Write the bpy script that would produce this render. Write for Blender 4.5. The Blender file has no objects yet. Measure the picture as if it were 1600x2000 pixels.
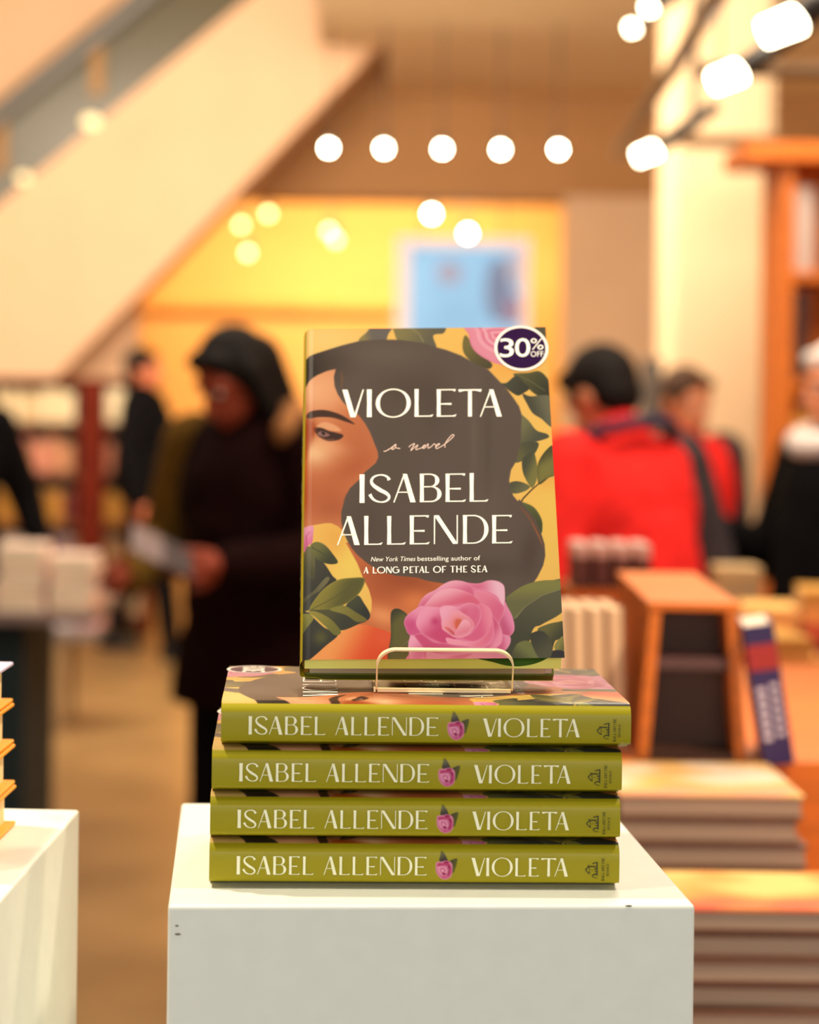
import bpy, bmesh, math, random
import numpy as np
from mathutils import Vector, Matrix, Euler

random.seed(7)
SC = bpy.context.scene
COL = SC.collection
R = math.radians
CAM_Z = 1.55                       # lens height above the shop floor
F_PX, PX0, PY0, ROLL = 4247.0, 700.0, 752.5, 0.0122

# ------------------------------------------------------------------ camera
cd = bpy.data.cameras.new('camera')
cam = bpy.data.objects.new('camera', cd)
COL.objects.link(cam)
SC.camera = cam
cam.matrix_world = Matrix.Translation((0, 0, CAM_Z)) @ Matrix.Rotation(R(90), 4, 'X') @ Matrix.Rotation(ROLL, 4, 'Z')
cd.sensor_width = 36.0
cd.sensor_fit = 'AUTO'
cd.lens = F_PX / 2000 * 36
cd.shift_x = 0.05
cd.shift_y = -0.12375
cd.clip_start = 0.05
cd.dof.use_dof = True
cd.dof.focus_distance = 1.335
cd.dof.aperture_fstop = cd.lens / 16.0
cd.dof.aperture_blades = 0

# ------------------------------------------------------------------ world, lamps, exposure
w = bpy.data.worlds.new('world')
SC.world = w
w.use_nodes = True
w.node_tree.nodes['Background'].inputs[0].default_value = (1.0, 0.93, 0.84, 1)
w.node_tree.nodes['Background'].inputs[1].default_value = 0.30
SC.view_settings.view_transform = 'Standard'
SC.view_settings.look = 'None'
SC.view_settings.gamma = 1
SC.view_settings.use_curve_mapping = False
SC.view_settings.exposure = 0.0


def area(name, loc, target, size, power, col):
    d = bpy.data.lights.new(name, 'AREA')
    d.shape = 'RECTANGLE'
    d.size, d.size_y = size
    d.energy = power
    d.color = col
    o = bpy.data.objects.new(name, d)
    COL.objects.link(o)
    o.location = loc
    o.rotation_euler = (Vector(target) - Vector(loc)).to_track_quat('-Z', 'Y').to_euler()
    return o


def spot(name, loc, target, power, col, angle=40, radius=0.03, blend=0.5):
    d = bpy.data.lights.new(name, 'SPOT')
    d.energy = power
    d.color = col
    d.spot_size = R(angle)
    d.spot_blend = blend
    d.shadow_soft_size = radius
    o = bpy.data.objects.new(name, d)
    COL.objects.link(o)
    o.location = loc
    o.rotation_euler = (Vector(target) - Vector(loc)).to_track_quat('-Z', 'Y').to_euler()
    return o


WARM = (1.0, 0.87, 0.70)
# the mall hall outside the window, behind the lens
area('hall_light', (0.5, -2.6, 2.0), (0.05, 1.4, 1.25), (3.0, 1.4), 58, (1.0, 0.97, 0.90))
# window-display track spots
spot('display_spot_left', (-0.75, 0.95, 3.1), (0.05, 1.40, 1.3), 40, (1.0, 0.88, 0.66), 30, 0.035)
spot('display_spot_right', (0.85, 1.25, 3.1), (0.05, 1.42, 1.3), 72, (1.0, 0.88, 0.66), 30, 0.03)
spot('display_spot_back', (-0.85, 1.62, 3.1), (0.0, 1.38, 1.3), 140, (1.0, 0.88, 0.66), 30, 0.04)
spot('display_spot_side', (0.75, 1.9, 2.9), (-0.35, 1.4, 1.1), 62, (1.0, 0.76, 0.50), 23, 0.04)
spot('display_spot_table', (1.1, 1.6, 3.2), (0.42, 2.4, 1.05), 250, (1.0, 0.78, 0.50), 40, 0.05)
# general shop lighting, with added fill lamps
area('shop_light_front', (1.1, 4.4, 3.45), (1.2, 4.4, 0), (1.6, 1.6), 115, WARM)
area('shop_light_middle', (-2.0, 8.6, 3.4), (-1.0, 12.0, 1.2), (3.0, 1.6), 155, WARM)
area('shop_light_back', (-1.1, 8.9, 3.45), (0.6, 14.5, 2.4), (2.4, 0.6), 130, WARM)
area('shop_light_stair', (-1.6, 8.8, 2.2), (-1.6, 13, 2.6), (2.4, 0.6), 8, WARM)
area('added_ceiling_fill', (-0.1, 7.9, 3.06), (0.3, 12.5, 3.62), (1.2, 0.25), 100, WARM)  # unseen uplight added to brighten the ceiling
area('shop_light_far', (0.0, 16.2, 3.08), (-0.2, 17.6, 1.8), (3.4, 0.5), 130, (1.0, 0.80, 0.46))
area('shop_light_column', (1.2, 6.6, 3.4), (1.9, 9.6, 1.6), (1.2, 0.8), 58, WARM)
area('added_left_fill', (-1.0, 6.0, 3.4), (-1.1, 6.8, 0.8), (1.2, 0.8), 52, WARM)  # added out of view to brighten the left book table


# ------------------------------------------------------------------ helpers
def lin(c):
    c = np.asarray(c, float) / 255.0
    return np.where(c <= 0.04045, c / 12.92, ((c + 0.055) / 1.055) ** 2.4)


MATS = {}


def mat(name, rgb, rough=0.6, var=0.0, scale=20.0, spec=0.4, emit=None, estr=0.0, bump=0.0, stretch=None, metal=0.0):
    """Principled material; 'var' mottles the colour with object-space noise, 'stretch' draws it out into grain."""
    if name in MATS:
        return MATS[name]
    m = bpy.data.materials.new(name)
    m.use_nodes = True
    nt = m.node_tree
    b = nt.nodes['Principled BSDF']
    c = [float(x) for x in lin(rgb)] + [1.0]
    b.inputs['Base Color'].default_value = c
    b.inputs['Roughness'].default_value = rough
    b.inputs['Specular IOR Level'].default_value = spec
    b.inputs['Metallic'].default_value = metal
    if emit is not None:
        b.inputs['Emission Color'].default_value = [float(x) for x in lin(emit)] + [1.0]
        b.inputs['Emission Strength'].default_value = estr
    if var > 0 or bump > 0:
        tc = nt.nodes.new('ShaderNodeTexCoord')
        mp = nt.nodes.new('ShaderNodeMapping')
        nz = nt.nodes.new('ShaderNodeTexNoise')
        nz.inputs['Scale'].default_value = scale
        nz.inputs['Detail'].default_value = 5
        if stretch:
            mp.inputs['Scale'].default_value = stretch
        nt.links.new(tc.outputs['Object'], mp.inputs['Vector'])
        nt.links.new(mp.outputs['Vector'], nz.inputs['Vector'])
        if var > 0:
            rp = nt.nodes.new('ShaderNodeValToRGB')
            rp.color_ramp.elements[0].position = 0.3
            rp.color_ramp.elements[1].position = 0.7
            rp.color_ramp.elements[0].color = [max(0, x * (1 - var)) for x in c[:3]] + [1]
            rp.color_ramp.elements[1].color = [min(1, x * (1 + var)) for x in c[:3]] + [1]
            nt.links.new(nz.outputs['Fac'], rp.inputs['Fac'])
            nt.links.new(rp.outputs['Color'], b.inputs['Base Color'])
        if bump > 0:
            bp = nt.nodes.new('ShaderNodeBump')
            bp.inputs['Strength'].default_value = bump
            bp.inputs['Distance'].default_value = 0.002
            nt.links.new(nz.outputs['Fac'], bp.inputs['Height'])
            nt.links.new(bp.outputs['Normal'], b.inputs['Normal'])
    MATS[name] = m
    return m


def at(px, py, d):
    """Point at depth d (metres in front of the lens) on the sight line of a picture point."""
    du, dv = px - PX0, py - PY0
    c, s = math.cos(ROLL), math.sin(ROLL)
    u, v = c * du + s * dv, -s * du + c * dv
    return Vector((u * d / F_PX, d, CAM_Z - v * d / F_PX))


def empty(name, loc=(0, 0, 0), rot=(0, 0, 0)):
    o = bpy.data.objects.new(name, None)
    o.empty_display_size = 0.1
    COL.objects.link(o)
    o.location = loc
    o.rotation_euler = rot
    return o


def tag(o, label, cat, group=None):
    o['label'] = label
    o['category'] = cat
    if group:
        o['group'] = group
    return o


def mesh_obj(name, verts, faces, mats, parent=None, smooth=False, fmat=None):
    me = bpy.data.meshes.new(name)
    me.from_pydata([tuple(v) for v in verts], [], [tuple(f) for f in faces])
    for m in (mats if isinstance(mats, (list, tuple)) else [mats]):
        me.materials.append(m)
    if fmat is not None:
        me.polygons.foreach_set('material_index', fmat)
    if smooth:
        me.polygons.foreach_set('use_smooth', [True] * len(me.polygons))
    me.update()
    o = bpy.data.objects.new(name, me)
    COL.objects.link(o)
    if parent is not None:
        o.parent = parent
    return o


class MB:
    """Collects shapes for one mesh."""

    def __init__(s):
        s.v, s.f, s.m = [], [], []

    def add(s, v, f, mi=0):
        n = len(s.v)
        s.v += [tuple(p) for p in v]
        s.f += [tuple(i + n for i in q) for q in f]
        s.m += [mi] * len(f)
        return s

    def box(s, x0, x1, y0, y1, z0, z1, bev=0.0, mi=0):
        if bev <= 0:
            v = [(x, y, z) for z in (z0, z1) for y in (y0, y1) for x in (x0, x1)]
            f = [(0, 2, 3, 1), (4, 5, 7, 6), (0, 1, 5, 4), (2, 6, 7, 3), (0, 4, 6, 2), (1, 3, 7, 5)]
            return s.add(v, f, mi)
        bm = bmesh.new()
        bmesh.ops.create_cube(bm, size=1)
        bmesh.ops.scale(bm, vec=(x1 - x0, y1 - y0, z1 - z0), verts=bm.verts)
        bmesh.ops.translate(bm, vec=((x0 + x1) / 2, (y0 + y1) / 2, (z0 + z1) / 2), verts=bm.verts)
        bmesh.ops.bevel(bm, geom=bm.edges[:], offset=bev, segments=3, affect='EDGES', profile=0.5)
        return s.bm(bm, mi)

    def bm(s, bm, mi=0):
        bm.verts.index_update()
        s.add([v.co[:] for v in bm.verts], [[v.index for v in f.verts] for f in bm.faces], mi)
        bm.free()
        return s

    def prism(s, pts, a0, a1, axis='y', mi=0):
        """Polygon in the plane across 'axis', drawn out from a0 to a1."""
        def mk(p, a):
            return {'y': (p[0], a, p[1]), 'x': (a, p[0], p[1]), 'z': (p[0], p[1], a)}[axis]
        n = len(pts)
        v = [mk(p, a0) for p in pts] + [mk(p, a1) for p in pts]
        f = [tuple(range(n))[::-1], tuple(range(n, 2 * n))]
        f += [(i, (i + 1) % n, n + (i + 1) % n, n + i) for i in range(n)]
        return s.add(v, f, mi)

    def tube(s, path, rad, n=12, mi=0, cap=True):
        path = [Vector(p) for p in path]
        rad = rad if isinstance(rad, (list, tuple)) else [rad] * len(path)
        v, f = [], []
        for i, p in enumerate(path):
            t = (path[min(i + 1, len(path) - 1)] - path[max(i - 1, 0)]).normalized()
            a = t.orthogonal().normalized() if i == 0 else (a - t * a.dot(t)).normalized()
            b = t.cross(a)
            for k in range(n):
                w_ = 2 * math.pi * k / n
                v.append(p + (a * math.cos(w_) + b * math.sin(w_)) * rad[i])
        for i in range(len(path) - 1):
            for k in range(n):
                k2 = (k + 1) % n
                f.append((i * n + k, i * n + k2, (i + 1) * n + k2, (i + 1) * n + k))
        if cap:
            f.append(tuple(range(n))[::-1])
            f.append(tuple((len(path) - 1) * n + k for k in range(n)))
        return s.add(v, f, mi)

    def ball(s, c, r, seg=16, mi=0, rot=None):
        r = r if isinstance(r, (list, tuple)) else (r, r, r)
        bm = bmesh.new()
        bmesh.ops.create_uvsphere(bm, u_segments=seg, v_segments=max(6, seg * 2 // 3), radius=1)
        bmesh.ops.scale(bm, vec=r, verts=bm.verts)
        if rot is not None:
            bmesh.ops.transform(bm, matrix=rot.to_4x4(), verts=bm.verts)
        bmesh.ops.translate(bm, vec=c, verts=bm.verts)
        return s.bm(bm, mi)

    def limb(s, a, b, ra, rb, seg=12):
        """Tapered round-ended limb, closed."""
        s.tube([a, b], [ra, rb], seg)
        s.ball(a, ra, seg)
        return s.ball(b, rb, seg)

    def build(s, name, mats, parent=None, smooth=False):
        return mesh_obj(name, s.v, s.f, mats, parent, smooth, s.m)

    def melt(s, name, m, parent=None, voxel=0.008, smooth=4):
        """One continuous skin over everything collected."""
        o = mesh_obj(name, s.v, s.f, m, None, False)
        md = o.modifiers.new('remesh', 'REMESH')
        md.mode = 'VOXEL'
        md.voxel_size = voxel
        ms = o.modifiers.new('smooth', 'SMOOTH')
        ms.iterations = smooth
        ms.factor = 0.5
        dg = bpy.context.evaluated_depsgraph_get()
        me = bpy.data.meshes.new_from_object(o.evaluated_get(dg))
        o.modifiers.clear()
        old = o.data
        o.data = me
        bpy.data.meshes.remove(old)
        me.name = name
        me.materials.clear()
        me.materials.append(m)
        me.polygons.foreach_set('use_smooth', [True] * len(me.polygons))
        if parent is not None:
            o.parent = parent
        return o


def struct(o):
    o['kind'] = 'structure'
    return o


ORD = ['first', 'second', 'third', 'fourth', 'fifth', 'sixth', 'seventh', 'eighth', 'ninth', 'tenth', 'eleventh', 'twelfth',
       'thirteenth', 'fourteenth', 'fifteenth', 'sixteenth', 'seventeenth', 'eighteenth', 'nineteenth', 'twentieth']

# ------------------------------------------------------------------ materials
M_WALL = mat('cream_wall_paint', (240, 199, 159), 0.8, 0.03, 3)
M_CEIL = mat('ceiling_paint', (242, 218, 174), 0.85, 0.04, 2)
M_FLOOR = mat('brown_floor', (146, 116, 74), 0.36, 0.2, 2.2, bump=0.05)
M_BROWN = mat('brown_bulkhead_paint', (172, 124, 74), 0.7, 0.05, 2)
M_TAN = mat('tan_wall_paint', (212, 176, 140), 0.8, 0.04, 2)
M_GOLD = mat('golden_back_wall', (240, 176, 98), 0.7, 0.06, 1.5)
M_COLUMN = mat('column_plaster', (228, 196, 156), 0.75, 0.03, 3)
M_PLINTH = mat('white_plinth_paint', (238, 240, 230), 0.5, 0.02, 60, bump=0.08)
M_SCUFF = mat('scuff_grey', (120, 116, 98), 0.8)
M_WOOD = mat('orange_wood', (214, 112, 28), 0.5, 0.22, 6, stretch=(1, 8, 8))
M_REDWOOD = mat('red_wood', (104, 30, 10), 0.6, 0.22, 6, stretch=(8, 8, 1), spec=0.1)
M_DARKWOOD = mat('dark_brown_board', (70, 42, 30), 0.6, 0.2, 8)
M_BLACK = mat('black_cloth', (20, 18, 18), 0.85, 0.2, 40)
M_PAGE = mat('page_paper', (226, 208, 176), 0.85, 0.10, 400, stretch=(0.02, 0.02, 1))
M_PAGEF = mat('page_paper_far', (222, 204, 172), 0.85)
M_METAL = mat('grey_metal', (120, 108, 92), 0.4, metal=0.4)
M_DKMETAL = mat('dark_metal', (58, 52, 46), 0.45, metal=0.3)
M_WHITEP = mat('white_print_ink', (252, 246, 232), 0.5)
M_PINKP = mat('pale_pink_print_ink', (240, 205, 190), 0.5)
M_DARKP = mat('dark_olive_print_ink', (66, 64, 10), 0.6)
M_BOARD = mat('lime_board_paper', (172, 178, 52), 0.55, 0.06, 30)
M_FLAP = mat('lime_jacket_flap', (236, 238, 128), 0.5, 0.05, 12)
M_BACKB = mat('shaded_board_paper', (92, 96, 22), 0.6, 0.08, 30)  # board lime darkened: shade on the back board is in the colour

# ================================================================== THE ROOM
struct(MB().box(-6, 6, 0.3, 19, -0.1, 0).build('floor', M_FLOOR))
struct(MB().box(-0.25, 6, 2.9, 12.9, 3.56, 3.75).build('ceiling', M_CEIL))
struct(MB().box(0.17, 6, 12.9, 15.0, 3.56, 3.75).build('ceiling_rear', M_CEIL))
struct(MB().box(-6, 6, 15.5, 18.2, 3.56, 3.75).build('ceiling_far', M_CEIL))
struct(MB().box(-6, 6, 2.9, 15.5, 6.5, 6.6).build('ceiling_atrium', M_CEIL))
struct(MB().box(-6, 6, 18.0, 18.2, 0, 3.55).build('wall_back', M_GOLD))
struct(MB().box(-6.2, -6, 0.3, 18.2, 0, 6.5).build('wall_left', M_WALL))
struct(MB().box(6, 6.2, 0.3, 18.2, 0, 3.55).build('wall_right', M_WALL))
# white wall below the moving stair, brown bulkhead in front of the far room, tan return wall beside it
p0, p1 = at(-700, 700, 14.6), at(268, 700, 14.6)
struct(MB().box(p0.x, p1.x, 14.6, 14.8, 0, 6.5).build('wall_stair', M_WALL))
zb = at(0, 378, 15.0).z
struct(MB().box(at(268, 300, 15).x, 6, 15.0, 15.5, zb, 6.5).build('wall_bulkhead', M_BROWN))
struct(MB().box(at(1100, 600, 14.9).x, 6, 14.9, 15.0, 0, zb + 0.02).build('wall_return', M_TAN))
# shop window in front of the display: frame out of view, clear pane
pane = bpy.data.materials.new('clear_pane')
pane.use_nodes = True
pane.node_tree.nodes.clear()
t_ = pane.node_tree.nodes.new('ShaderNodeBsdfTransparent')
t_.inputs[0].default_value = (0.995, 0.995, 0.995, 1)
o_ = pane.node_tree.nodes.new('ShaderNodeOutputMaterial')
pane.node_tree.links.new(t_.outputs[0], o_.inputs[0])
struct(MB().box(-1.5, 1.5, 0.80, 0.806, 0.45, 2.75).build('window_1', pane))

# round-edged square column right of the display
cx0, cx1 = at(1308, 700, 9.0).x, at(1512, 700, 9.0).x
struct(MB().box(cx0, cx1, 9.0, 9.0 + (cx1 - cx0), 0, 3.56, bev=0.02).build('column', M_COLUMN))

# ================================================================== THE JACKET PRINT
# The front-cover picture is described in artwork units (the quad below is the cover's four corners in those units).
BW, BH, BT = 0.163, 0.244, 0.0274           # board width, height, thickness of the hardcover
QUAD = [(597, 639.5), (1070.5, 641), (1107.5, 1286.5), (590, 1284.5)]       # TL TR BR BL


def homography(src, dst):
    A, b = [], []
    for (x, y), (X, Y) in zip(src, dst):
        A += [[x, y, 1, 0, 0, 0, -x * X, -y * X], [0, 0, 0, x, y, 1, -x * Y, -y * Y]]
        b += [X, Y]
    h = np.linalg.solve(np.array(A, float), np.array(b, float))
    return np.append(h, 1).reshape(3, 3)


H_ART = homography(QUAD, [(0, BH), (BW, BH), (BW, 0), (0, 0)])      # artwork -> cover (x from spine, y from foot)
H_INV = np.linalg.inv(H_ART)


def cover_xy(px, py):
    q = H_ART @ np.array([px, py, 1.0])
    return q[0] / q[2], q[1] / q[2]


def cA(pts): return [(560 + x / 5.3333, 610 + y / 5.3333) for x, y in pts]
def cB(pts): return [(820 + x / 5.3333, 610 + y / 5.3333) for x, y in pts]
def cC(pts): return [(560 + x / 5.3333, 960 + y / 5.3333) for x, y in pts]
def cD(pts): return [(820 + x / 5.3333, 960 + y / 5.3333) for x, y in pts]
def cR(pts): return [(780 + x / 6.6667, 1120 + y / 6.6667) for x, y in pts]


def spline(pts, n=7):
    """Closed Catmull-Rom through the points."""
    P = np.array(pts, float)
    out = []
    m = len(P)
    for i in range(m):
        a, b, c, d = P[i - 1], P[i], P[(i + 1) % m], P[(i + 2) % m]
        for t in np.linspace(0, 1, n, endpoint=False):
            out.append(0.5 * ((2 * b) + (c - a) * t + (2 * a - 5 * b + 4 * c - d) * t * t + (3 * b - a - 3 * c + d) * t ** 3))
    return np.array(out)


class Art:
    def __init__(s, X, Y, base):
        s.X, s.Y = X, Y
        s.C = np.empty((len(X), 3))
        s.C[:] = base

    def sd(s, P, pad):
        """Signed depth (positive inside) of the sample points near polygon P: (indices, depth)."""
        lo, hi = P.min(0) - pad, P.max(0) + pad
        idx = np.nonzero((s.X > lo[0]) & (s.X < hi[0]) & (s.Y > lo[1]) & (s.Y < hi[1]))[0]
        x, y = s.X[idx], s.Y[idx]
        d2 = np.full(len(idx), 1e12)
        ins = np.zeros(len(idx), bool)
        n = len(P)
        for i in range(n):
            (ax, ay), (bx, by) = P[i], P[(i + 1) % n]
            ex, ey = bx - ax, by - ay
            L = ex * ex + ey * ey
            if L < 1e-12:
                continue
            t = np.clip(((x - ax) * ex + (y - ay) * ey) / L, 0, 1)
            d2 = np.minimum(d2, (x - ax - t * ex) ** 2 + (y - ay - t * ey) ** 2)
            if ay != by:
                c = ((ay > y) != (by > y)) & (x < ex * (y - ay) / ey + ax)
                ins ^= c
        d = np.sqrt(d2)
        return idx, np.where(ins, d, -d)

    def poly(s, pts, col, to=None, p0=None, p1=None, soft=1.0, rim=None, smooth=True, alpha=1.0, dark=None):
        """Fill a shape; 'to','p0','p1' grade col into another, 'rim' (colour,width) tints the edge, 'dark' (colour,x,y,r) is a soft patch."""
        P = spline(pts) if smooth else np.array(pts, float)
        idx, d = s.sd(P, soft * 2 + 1)
        if not len(idx):
            return
        a = np.clip(d / soft * 0.5 + 0.5, 0, 1)
        a = a * a * (3 - 2 * a) * alpha
        x, y = s.X[idx], s.Y[idx]
        c = np.empty((len(idx), 3))
        c[:] = col
        if to is not None:
            vx, vy = p1[0] - p0[0], p1[1] - p0[1]
            t = np.clip(((x - p0[0]) * vx + (y - p0[1]) * vy) / (vx * vx + vy * vy), 0, 1)
            t = (t * t * (3 - 2 * t))[:, None]
            c = c * (1 - t) + np.array(to, float) * t
        if dark is not None:
            for (dc, dx, dy, r) in (dark if isinstance(dark, list) else [dark]):
                g = np.exp(-((x - dx) ** 2 + (y - dy) ** 2) / (r * r))[:, None]
                c = c * (1 - g) + np.array(dc, float) * g
        if rim is not None:
            g = np.exp(-np.maximum(d, 0) / rim[1])[:, None] * (rim[2] if len(rim) > 2 else 0.8)
            c = c * (1 - g) + np.array(rim[0], float) * g
        s.C[idx] = s.C[idx] * (1 - a[:, None]) + c * a[:, None]

    def blob(s, col, x, y, rx, ry, a=1.0, rot=0.0, within=None):
        dx, dy = s.X - x, s.Y - y
        cr, sr = math.cos(rot), math.sin(rot)
        u, v = (dx * cr + dy * sr) / rx, (-dx * sr + dy * cr) / ry
        g = np.exp(-(u * u + v * v))[:, None] * a
        if within is not None:
            idx, d = s.sd(spline(within), 2)
            m = np.zeros(len(s.X))
            m[idx] = np.clip(d + 0.5, 0, 1)
            g = g * m[:, None]
        s.C = s.C * (1 - g) + np.array(col, float) * g

    def line(s, pts, col, wid, alpha=1.0):
        P = np.array(pts, float)
        n = np.zeros_like(P)
        for i in range(len(P)):
            t = P[min(i + 1, len(P) - 1)] - P[max(i - 1, 0)]
            t /= np.hypot(*t) + 1e-9
            n[i] = (-t[1], t[0])
        wd = np.array(wid if isinstance(wid, (list, tuple)) else [wid] * len(P))[:, None] / 2
        s.poly(np.vstack([P + n * wd, (P - n * wd)[::-1]]), col, soft=0.8, smooth=False, alpha=alpha)


def paint_cover(X, Y):
    a = Art(X, Y, (252, 200, 104))
    a.blob((255, 214, 130), 640, 660, 90, 40)
    a.blob((250, 180, 88), 1000, 700, 60, 50)
    a.blob((253, 208, 100), 1080, 960, 40, 120)
    a.blob((255, 222, 110), 685, 1090, 40, 60)
    a.blob((246, 176, 84), 660, 1050, 30, 40, 0.7)
    a.blob((244, 176, 88), 1075, 930, 30, 30, 0.7)
    LG, DG, GG = (128, 120, 62), (74, 74, 60), (108, 104, 84)
    # leaves along the top edge
    a.poly(cA([(770, 285), (850, 200), (920, 140), (1120, 130), (1080, 220), (1040, 300), (900, 330)]), (150, 134, 84), (112, 104, 100), cA([(800, 260)])[0], cA([(930, 230)])[0])
    a.poly(cA([(1150, 130), (1150, 230), (1200, 290), (1440, 330), (1580, 370), (1550, 240), (1660, 215), (1660, 130), (1400, 110)]), (140, 130, 84), (104, 98, 82), cA([(1180, 150)])[0], cA([(1560, 330)])[0])
    a.line(cA([(1300, 150), (1400, 220), (1450, 310)]), (164, 152, 108), 1.4)
    # rose in the top right corner, its leaf and the corner leaf
    a.poly(cB([(500, 240), (468, 330), (490, 440), (600, 545), (740, 595), (775, 540), (650, 430), (570, 330)]), (124, 112, 62), (84, 76, 52), cB([(490, 300)])[0], cB([(740, 580)])[0])
    pk = [(515, 120), (535, 240), (552, 330), (600, 410), (700, 485), (840, 545), (980, 540), (1100, 400), (1050, 120)]
    a.poly(cB(pk), (238, 150, 176), rim=((222, 112, 148), 2.0, 0.5))
    for k, (r, cc) in enumerate([(1.0, (246, 168, 190)), (0.8, (228, 120, 156)), (0.62, (247, 176, 196)), (0.46, (226, 118, 154)), (0.3, (245, 168, 190)), (0.16, (224, 110, 146))]):
        q = [(830 + (x - 800) * r * 0.82, 250 + (y - 300) * r * 0.82) for x, y in pk]
        a.poly(cB(q), cc, soft=2.2, rim=((252, 196, 208), 1.8, 0.5))
    a.poly(cB([(1225, 120), (1360, 130), (1400, 300), (1340, 420), (1260, 280)]), (84, 84, 62))
    # leaf spray down the right side
    a.poly(cB([(1000, 650), (1150, 640), (1270, 625), (1355, 700), (1395, 800), (1400, 910), (1260, 885), (1150, 800), (1060, 710)]), (88, 86, 54), (58, 58, 42), cB([(1100, 650)])[0], cB([(1360, 860)])[0], rim=((122, 118, 70), 2.5, 0.5))
    a.line(cB([(1030, 650), (1180, 730), (1330, 830)]), (120, 116, 80), 1.2)
    a.poly(cB([(870, 750), (930, 740), (1030, 670), (1110, 740), (1170, 800), (1100, 855), (1040, 875), (950, 820)]), (78, 78, 64), (62, 62, 50), cB([(900, 740)])[0], cB([(1100, 840)])[0])
    a.poly(cB([(1095, 860), (1180, 885), (1400, 900), (1410, 1200), (1290, 1120), (1200, 1060), (1140, 960)]), (112, 110, 88), (76, 76, 62), cB([(1350, 920)])[0], cB([(1160, 980)])[0])
    a.poly(cB([(1060, 1090), (1150, 1130), (1240, 1240), (1350, 1280), (1362, 1320), (1230, 1360), (1075, 1390)]), (124, 120, 84), (84, 84, 68), cB([(1080, 1120)])[0], cB([(1300, 1300)])[0])
    a.poly(cB([(1040, 1420), (1080, 1370), (1260, 1370), (1210, 1500), (1120, 1545), (1020, 1570)]), (80, 80, 62), (104, 100, 66), cB([(1200, 1400)])[0], cB([(1050, 1530)])[0])
    a.poly(cB([(1100, 1530), (1200, 1460), (1240, 1560), (1252, 1700), (1225, 1800), (1185, 1835), (1115, 1720), (1090, 1620)]), (76, 78, 60), (128, 124, 70), cB([(1110, 1600)])[0], cB([(1240, 1660)])[0])
    a.poly(cB([(1420, 1415), (1340, 1450), (1262, 1570), (1250, 1680), (1268, 1805), (1370, 1735), (1430, 1690)]), (84, 82, 46), (130, 124, 66), cB([(1280, 1500)])[0], cB([(1350, 1620)])[0], rim=((66, 66, 40), 2, 0.6))
    a.poly(cB([(955, 1795), (1030, 1768), (1120, 1790), (1172, 1832), (1100, 1880), (990, 1892)]), (86, 86, 66), (112, 110, 78), cB([(1000, 1780)])[0], cB([(1100, 1870)])[0])
    a.line(cB([(1340, 1745), (1260, 1800), (1190, 1860), (1100, 1950), (1070, 2010)]), (84, 64, 40), [1.5, 2.2, 2.6, 3, 3.4])
    a.poly(cD([(1075, 128), (1150, 138), (1230, 190), (1290, 290), (1304, 370), (1285, 450), (1190, 380), (1090, 240)]), (96, 100, 58), (70, 74, 48), cD([(1100, 150)])[0], cD([(1280, 420)])[0], rim=((126, 130, 84), 2, 0.5))
    # face, neck, shoulder
    face = cA([(150, 560), (600, 500), (1050, 900), (1050, 1500), (900, 1900)]) + cC([(640, 420), (560, 350), (490, 316), (430, 314), (300, 334), (150, 356)])
    a.poly(face, (216, 130, 86), smooth=False, soft=1.2)
    F = dict(within=face)
    a.blob((250, 188, 142), 617, 760, 42, 40, 0.95, **F)
    a.blob((248, 178, 130), 652, 755, 45, 55, 0.75, **F)
    a.blob((192, 104, 66), 705, 870, 40, 60, 0.75, **F)
    a.blob((206, 116, 72), 680, 830, 40, 30, 0.6, **F)
    a.blob((255, 206, 158), 618, 880, 34, 28, 0.95, **F)
    a.blob((246, 178, 130), 640, 868, 40, 14, 0.6, 0.25, **F)
    a.blob((188, 96, 58), 690, 915, 55, 22, 0.75, -0.5, **F)
    a.blob((196, 104, 64), 640, 960, 60, 40, 0.85, **F)
    a.blob((176, 88, 54), 655, 990, 45, 26, 0.6, **F)
    a.blob((196, 78, 20), 594, 860, 9, 50, 0.95, **F)
    a.blob((184, 70, 22), 592, 960, 16, 40, 0.9, **F)
    a.blob((150, 62, 26), 606, 838, 14, 22, 0.8, 0.2, **F)
    a.blob((208, 96, 34), 598, 910, 8, 40, 0.8, **F)
    a.poly(cA([(200, 820), (210, 1040), (245, 1010), (225, 900)]), (232, 150, 104), soft=4, alpha=0.5)
    # brow, lid, eye
    a.poly(cA([(225, 1060), (262, 1018), (400, 1002), (540, 1036), (650, 1092), (730, 1155), (640, 1128), (500, 1084), (350, 1076), (262, 1090)]), (72, 44, 34), soft=1.6)
    a.poly(cA([(332, 1188), (355, 1150), (420, 1128), (520, 1160), (590, 1220), (500, 1222), (400, 1196)]), (240, 170, 124), soft=2.4)
    a.poly(cA([(300, 1192), (380, 1188), (460, 1222), (520, 1236), (610, 1268), (570, 1312), (460, 1326), (380, 1296), (335, 1256)]), (66, 40, 34), soft=1.8)
    a.poly(cA([(340, 1248), (380, 1222), (430, 1236), (470, 1268), (420, 1284), (365, 1272)]), (150, 104, 100), soft=1.2)
    a.poly(cA([(385, 1228), (415, 1234), (420, 1262), (392, 1258)]), (46, 30, 32), soft=1.0)
    a.line(cA([(350, 1280), (430, 1312), (520, 1310)]), (196, 124, 92), 1.2, 0.8)
    a.poly(cA([(215, 1130), (262, 1105), (320, 1180), (318, 1230), (286, 1300), (245, 1420), (222, 1500), (205, 1400)]), (178, 74, 26), soft=7, alpha=0.75)
    # neck and dress
    neck = cC([(640, 520), (760, 735), (822, 890), (882, 1010), (912, 1120), (910, 1220), (893, 1275), (820, 1345), (740, 1372), (1100, 1452), (1350, 1500), (1700, 1200), (1900, 900), (1500, 700), (900, 500)])
    a.poly(neck, (208, 114, 70), smooth=False, soft=1.2)
    N = dict(within=neck)
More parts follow.
